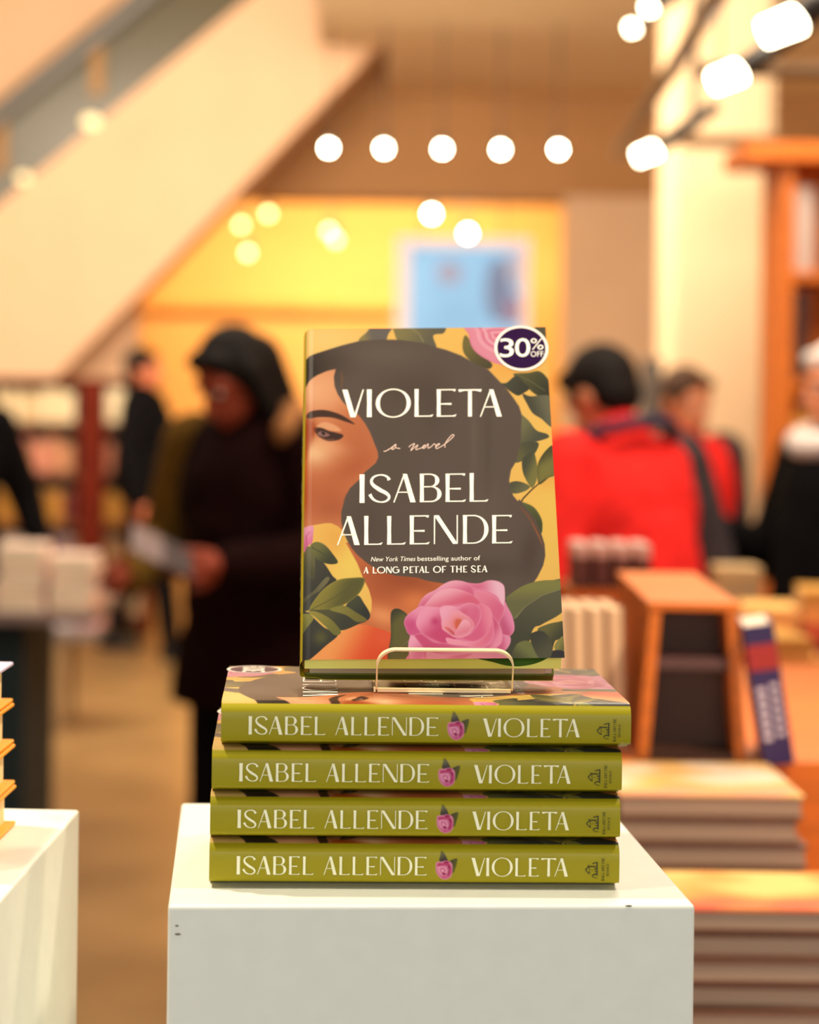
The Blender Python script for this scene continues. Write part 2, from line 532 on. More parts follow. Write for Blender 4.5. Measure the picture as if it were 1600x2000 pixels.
    a.blob((160, 78, 46), 790, 1130, 70, 26, 0.9, 0.2, **N)
    a.blob((176, 88, 52), 760, 1150, 60, 30, 0.6, **N)
    a.blob((250, 166, 110), 752, 1200, 38, 18, 0.8, 0.3, **N)
    a.blob((238, 138, 82), 815, 1175, 30, 22, 0.7, **N)
    dress = cC([(250, 1740), (330, 1668), (420, 1592), (560, 1472), (640, 1408), (740, 1370), (860, 1376), (1000, 1420), (1110, 1456), (1330, 1560), (1330, 1760), (700, 1790)])
    a.poly(dress, (252, 166, 96), (232, 84, 46), cC([(520, 1500)])[0], cC([(900, 1720)])[0], smooth=False, dark=((236, 96, 60), cC([(1050, 1500)])[0][0], cC([(1050, 1500)])[0][1], 26))
    # hat and hair
    hair = cA([(160, 520), (200, 478), (262, 436), (400, 390), (600, 330), (780, 287), (1000, 274), (1200, 280), (1440, 316), (1580, 362)]) + \
        cB([(300, 392), (450, 450), (600, 535), (740, 604), (870, 742), (940, 820), (1000, 900), (1060, 990), (1088, 1080), (1082, 1200), (1078, 1350), (1055, 1450), (1030, 1560), (975, 1650), (957, 1750), (965, 1840), (1000, 1920), (1045, 1975)]) + \
        cD([(1062, 90), (1092, 130), (1140, 190), (1230, 300), (1290, 450), (1325, 560), (1332, 680), (1310, 780), (1250, 900), (1200, 970), (1050, 1060), (900, 1150), (620, 1000), (300, 960), (100, 925), (0, 892)]) + \
        cC([(1290, 880), (1180, 872), (1050, 838), (940, 786), (850, 726), (760, 648), (700, 576), (650, 490), (612, 400), (592, 300), (592, 200), (618, 100), (650, 0)]) + \
        cA([(610, 1960), (680, 1822), (790, 1722), (830, 1662), (950, 1562), (978, 1500), (970, 1440), (930, 1340), (890, 1240), (840, 1150), (770, 1060), (660, 975), (605, 920), (552, 840), (520, 755), (512, 660), (530, 578), (440, 596), (330, 642), (255, 696), (190, 790), (160, 800)])
    a.poly(hair, (98, 84, 77), smooth=False, soft=1.4)
    Hh = dict(within=hair)
    a.blob((46, 34, 28), 612, 716, 34, 42, 0.95, **Hh)
    a.blob((70, 56, 48), 650, 705, 40, 30, 0.6, **Hh)
    a.blob((84, 70, 62), 800, 760, 60, 30, 0.7, **Hh)
    a.blob((80, 66, 58), 850, 790, 30, 60, 0.5, **Hh)
    a.blob((112, 98, 86), 760, 690, 60, 18, 0.5, **Hh)
    a.blob((88, 76, 66), 760, 860, 50, 80, 0.4, **Hh)
    a.blob((82, 68, 62), 720, 1020, 40, 60, 0.5, **Hh)
    a.blob((84, 66, 62), 1040, 1080, 20, 50, 0.8, 0.15, **Hh)
    a.blob((78, 64, 58), 930, 1110, 90, 18, 0.6, **Hh)
    a.blob((112, 97, 88), 960, 1000, 30, 60, 0.5, **Hh)
    a.blob((116, 101, 92), 930, 860, 8, 120, 0.35, **Hh)
    a.blob((82, 70, 62), 958, 860, 8, 120, 0.4, **Hh)
    a.line(cD([(1070, 170), (1150, 260), (1220, 370), (1270, 480), (1312, 600)]), (150, 84, 52), [3, 4.5, 4, 3, 1.5], 0.55)
    a.line(cD([(1190, 340), (1260, 470), (1300, 560)]), (196, 112, 62), [0.8, 1.6, 0.8], 0.7)
    a.line(cA([(585, 600), (600, 680), (590, 780)]), (132, 88, 60), [2, 5, 2], 0.6)
    # lower left: small pink flower and leaf cluster
    D2, M2, L2 = (62, 64, 58), (98, 98, 58), (142, 136, 66)
    a.poly(cC([(150, 600), (330, 660), (420, 740), (500, 860), (545, 915), (480, 1000), (330, 1100), (150, 1210)]), (78, 78, 66), (62, 60, 56), cC([(200, 700)])[0], cC([(480, 980)])[0])
    a.poly(cC([(160, 560), (260, 555), (310, 640), (320, 760), (300, 900), (180, 760)]), (112, 108, 74), (84, 82, 60), cC([(290, 640)])[0], cC([(180, 740)])[0])
    a.poly(cC([(265, 560), (330, 508), (420, 540), (500, 630), (556, 726), (450, 738), (330, 680)]), (120, 118, 70), (66, 70, 52), cC([(340, 540)])[0], cC([(500, 700)])[0])
    a.line(cC([(280, 562), (400, 630), (540, 720)]), (74, 76, 56), 1.6)
    a.poly(cC([(160, 1110), (300, 1020), (430, 880), (470, 900), (380, 1010), (250, 1120), (160, 1180)]), (120, 114, 84), (88, 86, 66), cC([(420, 900)])[0], cC([(200, 1130)])[0])
    a.poly(cC([(150, 1190), (300, 1060), (420, 1010), (360, 1120), (260, 1215)]), (70, 70, 64))
    a.poly(cC([(640, 1180), (760, 1070), (830, 1150), (895, 1270), (850, 1330), (720, 1260)]), (74, 78, 60), (52, 54, 52), cC([(700, 1120)])[0], cC([(860, 1300)])[0])
    a.poly(cC([(265, 1215), (330, 1090), (430, 980), (560, 905), (700, 886), (835, 895), (800, 1020), (700, 1120), (560, 1190), (400, 1225)]), (146, 136, 64), (96, 94, 52), cC([(420, 990)])[0], cC([(640, 1100)])[0], rim=((176, 160, 70), 2, 0.5))
    a.line(cC([(270, 1216), (520, 1090), (700, 970), (825, 900)]), (92, 92, 56), 1.5)
    a.poly(cC([(260, 1220), (460, 1210), (620, 1175), (740, 1240), (855, 1325), (780, 1364), (600, 1430), (470, 1380), (360, 1290)]), (88, 88, 60), (64, 64, 56), cC([(420, 1230)])[0], cC([(620, 1410)])[0])
    a.poly(cC([(470, 1212), (620, 1175), (740, 1240), (858, 1320), (760, 1345), (640, 1270)]), (142, 136, 68), (118, 112, 58), cC([(520, 1200)])[0], cC([(800, 1330)])[0])
    a.poly(cC([(150, 1250), (240, 1235), (300, 1290), (420, 1400), (560, 1470), (430, 1590), (250, 1740), (150, 1760)]), (64, 66, 62), (50, 50, 50), cC([(250, 1300)])[0], cC([(200, 1700)])[0], dark=((92, 90, 56), cC([(380, 1500)])[0][0], cC([(380, 1500)])[0][1], 14))
    a.poly(cC([(240, 1228), (340, 1235), (480, 1310), (590, 1438), (530, 1480), (430, 1390), (320, 1290)]), (156, 146, 70), (118, 116, 60), cC([(300, 1240)])[0], cC([(540, 1470)])[0])
    a.poly(cC([(150, 1262), (240, 1252), (305, 1300), (240, 1390), (150, 1470)]), (140, 138, 66), (104, 106, 56), cC([(270, 1270)])[0], cC([(160, 1440)])[0], rim=((172, 166, 84), 1.5, 0.5))
    fl = [(150, 360), (230, 345), (300, 345), (298, 450), (285, 520), (235, 550), (210, 600), (150, 610)]
    a.poly(cC(fl), (244, 160, 196), (228, 116, 168), cC([(200, 380)])[0], cC([(240, 540)])[0])
    a.line(cC([(270, 400), (225, 440), (235, 540)]), (206, 84, 140), 2.2, 0.8)
    # lower right leaves
    a.poly(cD([(900, 1130), (960, 1080), (1100, 990), (1250, 945), (1400, 935), (1540, 945), (1540, 1230), (1300, 1390), (1200, 1450), (1100, 1760), (850, 1760), (950, 1500)]), (100, 98, 76), (72, 72, 60), cD([(1300, 960)])[0], cD([(1050, 1600)])[0])
    a.poly(cD([(925, 1140), (960, 1080), (1100, 990), (1250, 945), (1400, 935), (1540, 945), (1540, 1010), (1300, 1090), (1130, 1200), (1010, 1330)]), (136, 134, 76), (112, 110, 76), cD([(1150, 980)])[0], cD([(1150, 1180)])[0])
    a.line(cD([(1010, 1330), (1130, 1200), (1300, 1090), (1540, 1015)]), (146, 142, 104), 1.2)
    a.poly(cD([(1000, 1760), (1030, 1600), (1150, 1560), (1250, 1650), (1300, 1760)]), (118, 122, 76), (82, 84, 62), cD([(1120, 1620)])[0], cD([(1020, 1740)])[0])
    a.poly(cD([(1250, 1450), (1330, 1400), (1450, 1370), (1560, 1370), (1560, 1530), (1440, 1560), (1400, 1650), (1330, 1560)]), (108, 106, 66), (70, 70, 56), cD([(1350, 1400)])[0], cD([(1500, 1540)])[0])
    a.poly(cD([(1170, 1530), (1230, 1465), (1320, 1470), (1390, 1560), (1412, 1690), (1400, 1760), (1280, 1760)]), (66, 66, 58), (88, 88, 70), cD([(1200, 1520)])[0], cD([(1360, 1700)])[0])
    a.poly(cD([(1425, 1635), (1460, 1560), (1560, 1495), (1560, 1640), (1470, 1665)]), (148, 142, 82), (108, 106, 66), cD([(1450, 1600)])[0], cD([(1540, 1650)])[0])
    a.poly(cD([(1400, 1700), (1430, 1660), (1560, 1680), (1560, 1760), (1400, 1760)]), (56, 54, 58))
    a.poly(cC([(1108, 1300), (1120, 1235), (1160, 1210), (1220, 1225), (1290, 1290), (1300, 1420), (1340, 1560), (1330, 1760), (1090, 1760), (1110, 1500)]), (104, 100, 58), (70, 70, 50), cC([(1190, 1350)])[0], cC([(1120, 1260)])[0], rim=((58, 58, 48), 2.5, 0.7))
    a.line(cC([(1200, 1620), (1310, 1530)]), (126, 122, 84), 1.2)
    # the big rose
    lt, md, dp = (250, 172, 204), (236, 130, 172), (208, 82, 132)
    a.poly(cR([(150, 900), (168, 790), (105, 680), (98, 600), (140, 530), (250, 450), (300, 370), (380, 270), (500, 210), (600, 140), (700, 97), (800, 92), (880, 110), (1000, 130), (1090, 128), (1180, 97), (1270, 97), (1350, 125), (1400, 190), (1405, 350), (1450, 460), (1500, 560), (1530, 690), (1510, 780), (1470, 830), (1470, 920), (1400, 1010), (1390, 1160), (215, 1160), (160, 1020)]), md)
    def petal(pts, c0, c1, q0, q1, rim=lt, rw=1.6, ra=0.55, dark=None):
        a.poly(cR(pts), c0, c1, cR([q0])[0], cR([q1])[0], soft=0.9, rim=(rim, rw, ra),
               dark=None if dark is None else (dark[0], cR([dark[1]])[0][0], cR([dark[1]])[0][1], dark[2]))
    petal([(300, 370), (380, 270), (500, 210), (600, 140), (700, 97), (800, 92), (900, 115), (970, 170), (1012, 260), (990, 330), (700, 300), (450, 420), (330, 480)], (250, 172, 202), (222, 108, 150), (700, 110), (760, 290))
    petal([(955, 150), (1090, 128), (1180, 97), (1270, 97), (1350, 125), (1400, 190), (1405, 370), (1380, 430), (1300, 300), (1150, 230), (1010, 200)], (228, 116, 158), (250, 196, 222), (1060, 210), (1330, 170))
    petal([(1005, 240), (1100, 230), (1250, 290), (1340, 370), (1395, 440), (1390, 520), (1330, 650), (1240, 560), (1180, 450), (1060, 380)], (240, 138, 172), (226, 108, 150), (1100, 260), (1280, 520))
    petal([(1398, 360), (1450, 460), (1500, 560), (1530, 690), (1510, 780), (1400, 860), (1350, 720), (1335, 640), (1390, 500)], (206, 92, 138), (238, 142, 186), (1380, 700), (1510, 640))
    petal([(1350, 800), (1470, 825), (1472, 920), (1400, 1010), (1300, 980), (1340, 880)], (214, 98, 146), (240, 150, 192), (1330, 900), (1460, 880))
    petal([(150, 900), (185, 780), (215, 755), (300, 900), (360, 970), (450, 1160), (215, 1160), (160, 1020)], (250, 172, 208), (230, 124, 174), (170, 900), (330, 1000))
    petal([(205, 760), (330, 780), (480, 880), (640, 905), (900, 950), (1380, 1000), (1390, 1160), (420, 1160), (350, 980), (280, 880)], (212, 84, 134), (240, 148, 188), (600, 900), (640, 1110))
    petal([(390, 1010), (640, 1060), (980, 1040), (860, 1110), (700, 1160), (460, 1160)], (238, 150, 186), (224, 116, 160), (600, 1050), (760, 1150), rw=1.0)
    petal([(105, 680), (98, 600), (140, 530), (250, 450), (350, 420), (420, 560), (400, 700), (300, 780), (165, 790)], (246, 156, 196), (218, 92, 148), (300, 470), (180, 720), dark=((212, 88, 146), (190, 660), 9))
    petal([(330, 480), (400, 360), (520, 240), (650, 193), (800, 203), (950, 260), (1060, 340), (1088, 390), (1050, 425), (900, 400), (700, 420), (560, 440), (560, 540), (450, 560)], (252, 178, 204), (228, 106, 142), (640, 210), (720, 420))
    petal([(290, 520), (360, 430), (470, 430), (560, 450), (600, 600), (620, 720), (780, 830), (650, 905), (560, 895), (420, 830), (320, 770), (250, 650)], (250, 162, 200), (212, 78, 130), (360, 500), (580, 740), dark=((206, 72, 126), (500, 620), 8))
    petal([(1070, 400), (1200, 450), (1245, 560), (1235, 690), (1150, 815), (1000, 885), (840, 830), (1000, 720), (1090, 560)], (228, 104, 150), (244, 142, 176), (1050, 640), (1220, 600), rw=1.2)
    petal([(1240, 550), (1330, 670), (1372, 800), (1350, 920), (1250, 975), (1150, 965), (1220, 900), (1258, 800), (1252, 680)], (216, 92, 140), (246, 152, 188), (1230, 760), (1350, 820))
    petal([(648, 830), (780, 860), (1000, 885), (1150, 805), (1225, 660), (1240, 560), (1258, 700), (1250, 830), (1180, 920), (1080, 968), (980, 960), (880, 935), (720, 920), (650, 885)], (252, 160, 192), (234, 118, 158), (800, 880), (1200, 800))
    petal([(555, 470), (600, 420), (700, 417), (790, 435), (850, 412), (920, 385), (1000, 392), (1075, 445), (1097, 520), (1080, 620), (1030, 710), (940, 800), (800, 828), (600, 705), (580, 590)], (252, 176, 208), (226, 108, 152), (640, 430), (960, 660), rw=2.0, ra=0.7, dark=((224, 106, 148), (880, 500), 11))
    petal([(587, 690), (620, 615), (690, 525), (750, 482), (800, 478), (870, 520), (950, 575), (1000, 640), (1002, 700), (930, 790), (850, 820), (750, 828), (650, 765), (598, 725)], (250, 164, 190), (240, 138, 164), (700, 540), (900, 780), dark=((236, 122, 120), (790, 640), 11))
    petal([(618, 690), (680, 698), (748, 770), (742, 806), (690, 778), (640, 732)], (232, 120, 126), (206, 80, 96), (640, 700), (730, 790), rw=0.8)
    a.poly(cR([(770, 600), (840, 605), (835, 660), (780, 715), (758, 690)]), (222, 104, 84), soft=3)
    petal([(765, 770), (800, 690), (850, 612), (905, 600), (950, 640), (962, 720), (905, 780), (800, 795)], (252, 176, 200), (238, 134, 166), (850, 620), (900, 770))
    a.line(cR([(600, 712), (700, 770), (752, 818), (850, 818), (940, 780), (1000, 690)]), (254, 190, 210), 1.3, 0.7)
    return a.C


# spine print, in artwork units of the spine: X runs head to foot (0..793), Y runs front edge to back edge (0..90)
def paint_spine(X, Y):
    a = Art(X, Y, (157, 146, 14))
    def q(pts): return [(414 + (x / 17.78), 9 + (y / 17.78)) for x, y in pts]
    a.poly(q([(530, 440), (545, 280), (590, 110), (640, 105), (720, 210), (790, 360), (820, 460), (660, 500)]), (94, 90, 42), (58, 44, 44), q([(590, 150)])[0], q([(740, 420)])[0], soft=1.2)
    a.poly(q([(860, 470), (960, 400), (1135, 350), (1130, 520), (1080, 700), (1030, 850), (960, 870), (930, 620)]), (70, 62, 30), (84, 84, 24), q([(930, 500)])[0], q([(1110, 560)])[0], soft=1.2)
    a.poly(q([(405, 560), (440, 480), (620, 460), (760, 425), (900, 470), (970, 560), (985, 760), (960, 950), (860, 1070), (720, 1120), (560, 1060), (440, 900), (400, 720)]), (204, 112, 150), soft=1.2, rim=((226, 160, 186), 1.4, 0.6))
    for pts, c in [([(480, 540), (640, 520), (860, 540), (880, 640), (700, 600), (490, 640)], (186, 60, 110)),
                   ([(690, 470), (800, 450), (860, 500), (780, 540), (690, 520)], (150, 30, 84)),
                   ([(470, 660), (600, 630), (720, 650), (780, 720), (800, 860), (720, 960), (560, 920), (480, 800)], (222, 142, 176)),
                   ([(820, 600), (900, 620), (940, 760), (900, 900), (800, 960), (850, 800)], (150, 30, 84)),
                   ([(880, 720), (950, 700), (945, 880), (860, 1010), (800, 1010), (880, 880)], (190, 70, 122)),
                   ([(560, 740), (620, 690), (700, 720), (730, 800), (680, 880), (590, 850)], (196, 92, 136)),
                   ([(600, 760), (650, 740), (690, 790), (660, 850), (610, 830)], (230, 160, 186)),
                   ([(620, 880), (720, 880), (760, 920), (680, 950)], (140, 24, 74)),
                   ([(640, 990), (760, 980), (820, 1030), (720, 1080), (620, 1050)], (202, 90, 140))]:
        a.poly(q(pts), c, soft=1.4)
    return a.C


# ------------------------------------------------------------------ lettering
TH, TN = 0.146, 0.040


def strip(pts, wid):
    """Pen stroke: centre line with a thickness at each point -> polygons."""
    P = np.array(pts, float)
    n = np.zeros_like(P)
    for i in range(len(P)):
        t = P[min(i + 1, len(P) - 1)] - P[max(i - 1, 0)]
        t /= np.hypot(*t) + 1e-9
        n[i] = (-t[1], t[0])
    wd = np.array(wid)[:, None] / 2
    A, B = P + n * wd, P - n * wd
    return [[A[i], A[i + 1], B[i + 1], B[i]] for i in range(len(P) - 1)]


def arc(cx, cy, rx, ry, a0, a1, t, n, k=28):
    """Elliptic stroke, thick where it runs upright."""
    an = np.radians(np.linspace(a0, a1, k))
    th = n + (t - n) * np.abs(np.cos(an)) ** 1.4
    ox, oy = cx + rx * np.cos(an), cy + ry * np.sin(an)
    ix, iy = cx + (rx - th) * np.cos(an), cy + (ry - n - (th - n) * 0.25) * np.sin(an)
    return [[(ox[i], oy[i]), (ox[i + 1], oy[i + 1]), (ix[i + 1], iy[i + 1]), (ix[i], iy[i])] for i in range(k - 1)]


def curve_pts(pts, k=8):
    P = [np.array(p, float) for p in pts]
    P = [2 * P[0] - P[1]] + P + [2 * P[-1] - P[-2]]
    out = []
    for i in range(1, len(P) - 2):
        a, b, c, d = P[i - 1:i + 3]
        for t in np.linspace(0, 1, k, endpoint=False):
            out.append(0.5 * ((2 * b) + (c - a) * t + (2 * a - 5 * b + 4 * c - d) * t * t + (3 * b - a - 3 * c + d) * t ** 3))
    return out + [P[-2]]


def glyph(ch, w, t=TH, n=TN):
    """Polygons of a letter; cap height 1, width w in cap heights."""
    stem = [[(0, 0), (t, 0), (t * 0.94, 0.5), (t * 0.06, 0.5)], [(t * 0.06, 0.5), (t * 0.94, 0.5), (t, 1), (0, 1)]]
    foot = [[(t * 0.8, 0), (w - 0.05, 0), (w - 0.12, n), (t * 0.8, n)], [(w - 0.16, n * 0.9), (w - 0.055, 0), (w, 0.085)]]
    top = [[(t * 0.8, 1 - n), (w - 0.1, 1 - n), (w - 0.04, 1), (t * 0.8, 1)], [(w - 0.15, 1 - n), (w - 0.03, 1), (w - 0.05, 0.925), (w - 0.08, 0.915)]]
    mid = [[(t * 0.8, 0.445), (w * 0.74, 0.43), (w * 0.74, 0.495), (t * 0.8, 0.485)]]
    if ch == 'I':
        return [[(0, 0), (w, 0), (w * 0.95, 0.5), (w * 0.05, 0.5)], [(w * 0.05, 0.5), (w * 0.95, 0.5), (w, 1), (0, 1)]]
    if ch == 'L':
        return stem + foot
    if ch == 'E':
        return stem + foot + top + mid
    if ch == 'F':
        return stem + top + mid
    if ch == 'T':
        return [[(w / 2 - t / 2, 0), (w / 2 + t / 2, 0), (w / 2 + t * 0.46, 0.97), (w / 2 - t * 0.46, 0.97)], [(0, 1), (0.02, 0.91), (0.09, 0.915), (0.22, 0.95), (w - 0.22, 0.95), (w - 0.09, 0.915), (w - 0.02, 0.91), (w, 1)]]
    if ch == 'H':
        return stem + [[(x + w - t, y) for x, y in q] for q in stem] + [[(t * 0.8, 0.46), (w - t * 0.8, 0.46), (w - t * 0.8, 0.46 + n), (t * 0.8, 0.46 + n)]]
    if ch == 'V':
        return [[(0, 1), (t * 1.3, 1), (w * 0.62, 0), (w * 0.38, 0)], [(w - n * 1.1, 1), (w, 1), (w * 0.62, 0), (w * 0.555, 0.08)]]
    if ch == 'A':
        return [[(0, 0), (n * 1.05, 0), (w * 0.50, 0.93), (w * 0.43, 0.93)], [(w * 0.42, 1), (w * 0.61, 1), (w, 0), (w - t * 1.3, 0)], [(w * 0.2, 0.34), (w * 0.78, 0.34), (w * 0.77, 0.34 + n * 0.9), (w * 0.215, 0.34 + n * 0.9)]]
    if ch == 'N':
        return [[(0, 0), (n, 0), (n * 1.1, 0.97), (0.0, 0.97)], [(0, 1), (t * 1.15, 1), (w, 0), (w - t * 1.15, 0)], [(w - n, 0.03), (w, 0.03), (w, 1), (w - n, 1)]]
    if ch == 'O':
        return arc(w / 2, 0.5, w / 2, 0.52, 0, 360, t, n, 56)
    if ch == 'D':
        return stem + [[(t * 0.8, 0), (w * 0.4, 0), (w * 0.4, n), (t * 0.8, n)], [(t * 0.8, 1 - n), (w * 0.4, 1 - n), (w * 0.4, 1), (t * 0.8, 1)]] + arc(w * 0.4, 0.5, w * 0.6, 0.5, -90, 90, t, n, 32)
    if ch == 'P':
        return stem + [[(t * 0.8, 0.42), (w * 0.45, 0.42), (w * 0.45, 0.42 + n), (t * 0.8, 0.42 + n)], [(t * 0.8, 1 - n), (w * 0.45, 1 - n), (w * 0.45, 1), (t * 0.8, 1)]] + arc(w * 0.45, 0.71, w * 0.55, 0.29, -90, 90, t, n, 24)
    if ch == 'B':
        return stem + [[(t * 0.8, 0), (w * 0.5, 0), (w * 0.5, n), (t * 0.8, n)], [(t * 0.8, 1 - n), (w * 0.45, 1 - n), (w * 0.45, 1), (t * 0.8, 1)], [(t * 0.8, 0.52), (w * 0.5, 0.52), (w * 0.5, 0.52 + n), (t * 0.8, 0.52 + n)]] + \
            arc(w * 0.45, 0.76, w * 0.45, 0.24, -90, 90, t, n, 24) + arc(w * 0.5, 0.282, w * 0.5, 0.282, -90, 90, t, n, 24)
    if ch == 'S':
        c = curve_pts([(0.93 * w, 0.80), (0.86 * w, 0.90), (0.68 * w, 0.97), (0.45 * w, 0.975), (0.22 * w, 0.90), (0.13 * w, 0.76), (0.22 * w, 0.62), (0.5 * w, 0.46), (0.82 * w, 0.32), (0.93 * w, 0.19), (0.83 * w, 0.07), (0.6 * w, 0.02), (0.35 * w, 0.06), (0.17 * w, 0.16), (0.06 * w, 0.30)], 5)
        k = np.linspace(0, 1, len(c))
        s = np.interp(k, [0, 0.06, 0.2, 0.33, 0.5, 0.66, 0.8, 0.93, 1], [0.13, 0.08, n * 1.1, t * 0.6, t * 0.95, t * 0.6, n * 1.1, 0.09, 0.12])
        return strip(c, s)
    if ch == 'G':
        return arc(w / 2, 0.5, w / 2, 0.52, 48, 330, t, n, 44) + [[(w - t, 0.12), (w - 0.02, 0.12), (w - 0.02, 0.46), (w - t, 0.46)], [(w * 0.58, 0.46), (w + 0.02, 0.46), (w + 0.02, 0.46 + n), (w * 0.58, 0.46 + n)]]
    if ch == 'K':
        return stem + [[(t * 0.8, 0.45), (t * 0.8, 0.53), (w - 0.08, 1), (w, 1)], [(t * 1.2, 0.5), (t * 2.2, 0.62), (w, 0), (w - t * 1.2, 0)]]
    return []


def word(MBx, items, mapf, t=TH, n=TN):
    """items: (letter, x0, x1, baseline, cap height) in artwork units (y down); mapf turns them into mesh points."""
    for ch, x0, x1, base, cap in items:
        for q in glyph(ch, (x1 - x0) / cap, t, n):
            v = [mapf(x0 + p[0] * cap, base - p[1] * cap) for p in q]
            MBx.add(v, [tuple(range(len(v)))])


def font_word(MBx, body, x0, x1, base, cap, mapf, bold=0.0, shear=0.0):
    """Set a line with the built-in face, fitted between x0 and x1 with the given cap height."""
    def grab(txt):
        c = bpy.data.curves.new('line', 'FONT')
        c.body = txt
        c.offset = bold
        c.shear = shear
        c.resolution_u = 4
        o = bpy.data.objects.new('line', c)
        COL.objects.link(o)
        dg = bpy.context.evaluated_depsgraph_get()
        me = bpy.data.meshes.new_from_object(o.evaluated_get(dg))
        v = [x.co[:2] for x in me.vertices]
        f = [tuple(p.vertices) for p in me.polygons]
        bpy.data.objects.remove(o)
        bpy.data.curves.remove(c)
        bpy.data.meshes.remove(me)
        return v, f
    hv, _ = grab('H')
    sy = cap / max(p[1] for p in hv)
    v, f = grab(body)
    lo, hi = min(p[0] for p in v), max(p[0] for p in v)
    sx = (x1 - x0) / (hi - lo)
    MBx.add([mapf(x0 + (p[0] - lo) * sx, base - p[1] * sy) for p in v], f)


def cover_lettering(mapf):
    """(part name, shapes) for each block of lettering on the front."""
    sc = lambda L, ox, oy, s: [(c, ox + a / s, ox + b / s, oy + d / s, e / s) for c, a, b, d, e in L]
    S1, S2 = 5.3333, 4.5714
    ti, au, ta, bk = MB(), MB(), MB(), MB()
    word(ti, sc([('V', 600, 826, 1083, 288), ('I', 857, 908, 1083, 288), ('O', 950, 1315, 1086, 290), ('L', 1355, 1552, 1086, 288)], 560, 610, S1), mapf)
    word(ti, sc([('E', 200, 407, 1088, 286), ('T', 425, 668, 1090, 284), ('A', 650, 880, 1094, 284)], 820, 610, S1), mapf)
    word(au, sc([('I', 213, 258, 322, 254), ('S', 293, 492, 322, 252), ('A', 515, 715, 322, 254), ('B', 752, 946, 322, 254), ('E', 982, 1166, 322, 252), ('L', 1197, 1366, 323, 255)], 660, 910, S2), mapf)
    word(au, sc([('A', 12, 216, 697, 257), ('L', 255, 421, 697, 258), ('L', 460, 629, 697, 255), ('E', 662, 842, 697, 258), ('N', 878, 1092, 697, 257), ('D', 1137, 1366, 697, 256), ('E', 1398, 1583, 697, 252)], 660, 910, S2), mapf)
    L3 = [('A', 85, 140), ('L', 187, 233), ('O', 235, 329), ('N', 337, 398), ('G', 405, 485), ('P', 528, 582), ('E', 598, 640), ('T', 640, 704), ('A', 704, 766), ('L', 773, 820), ('O', 860, 950), ('F', 960, 1010), ('T', 1052, 1107), ('H', 1119, 1180), ('E', 1196, 1242), ('S', 1282, 1337), ('E', 1356, 1398), ('A', 1405, 1467)]
    word(bk, sc([(c, a, b, 275, 73) for c, a, b in L3], 700, 1070, 5.7143), mapf, 0.2, 0.11)
    o = lambda x, y: (700 + x / 5.7143, 1070 + y / 5.7143)
    font_word(ta, 'New York Times', o(165, 0)[0], o(664, 0)[0], o(0, 142)[1], 50 / 5.7143, mapf, -0.004, 0.25)
    font_word(ta, 'bestselling author of', o(687, 0)[0], o(1385, 0)[0], o(0, 142)[1], 50 / 5.7143, mapf, -0.002)
    return [('title_lettering', ti), ('author_lettering', au), ('tagline_lettering', ta), ('earlier_title_lettering', bk)]


def novel_script(mapf):
    m = MB()
    def st(pts, wd):
        c = curve_pts([(740 + x / 10, 840 + y / 10) for x, y in pts], 6)
        for q in strip(c, [wd] * len(c)):
            m.add([mapf(*p) for p in q], [(0, 1, 2, 3)])
    st([(135, 400), (170, 402), (230, 370), (300, 325), (370, 270), (375, 300), (350, 345), (310, 370), (295, 350), (330, 310), (372, 280), (368, 325), (400, 345), (460, 350)], 1.5)
    st([(628, 328), (670, 290), (740, 258), (715, 310), (690, 350), (668, 396), (730, 340), (800, 288), (800, 310), (770, 350), (775, 380), (830, 360), (900, 335), (950, 300), (935, 290), (900, 325), (905, 355), (950, 340), (985, 285), (1010, 270), (1005, 320), (1010, 354), (1070, 320), (1130, 268), (1165, 330), (1150, 335), (1200, 300), (1235, 270), (1200, 270), (1160, 310), (1165, 360), (1230, 340), (1340, 270), (1440, 190), (1510, 120), (1495, 92), (1450, 120), (1390, 190), (1340, 270), (1335, 345)], 1.35)
    return m


# spine measures: artwork X 0..793 from head to foot, Y 0..82 from front edge to back edge
SP_K = BH / 793.0


def sp_xyz(X, Y, d=0.00040):
    """Spine artwork point -> book local (x to fore-edge, y to head, z to front)."""
    z = 0.0020 + (84 - Y) / 82.0 * 0.0240
    return spine_x(z) - d, BH - X * SP_K, z


RT, RB, ZB = 0.0070, 0.0062, 0.0034                     # shoulder radii at the front and back of the spine


def spine_x(z, RT=RT):
    """Depth of the rounded spine behind its foremost line."""
    x = 0.0022 * abs((z - BT * 0.48) / (BT * 0.52)) ** 3
    if z > BT - RT:
        q = (z - (BT - RT)) / RT
        x += RT * (1 - math.sqrt(max(0, 1 - q * q)))
    if z < RB:
        q = min(1.0, (RB - z) / (RB - ZB))
        x += (RB - ZB) * (1 - math.sqrt(max(0, 1 - q * q)))
    return x


def spine_lettering():
    m, m2 = MB(), MB()
    o4, o8 = (lambda x: (x / 3.81 + 400 - 412)), (lambda x: (x / 3.81 + 820 - 412))
    cap, base = 141 / 3.81, 63.0
    L = [('I', 247, 272), ('S', 290, 386), ('A', 397, 496), ('B', 515, 610), ('E', 631, 713), ('L', 733, 813), ('A', 885, 981), ('L', 1001, 1080), ('L', 1098, 1180), ('E', 1199, 1282), ('N', 1301, 1409), ('D', 1429, 1537), ('E', 1556, 1645)]
    word(m, [(c, o4(a), o4(b), base, cap) for c, a, b in L], sp_xyz, 0.138, 0.034)
    L = [('V', 372, 472), ('I', 482, 503), ('O', 522, 677), ('L', 696, 776), ('E', 796, 872), ('T', 886, 999), ('A', 986, 1086)]
    word(m2, [(c, o8(a), o8(b), base + 1, cap) for c, a, b in L], sp_xyz, 0.138, 0.034)
    return m, m2


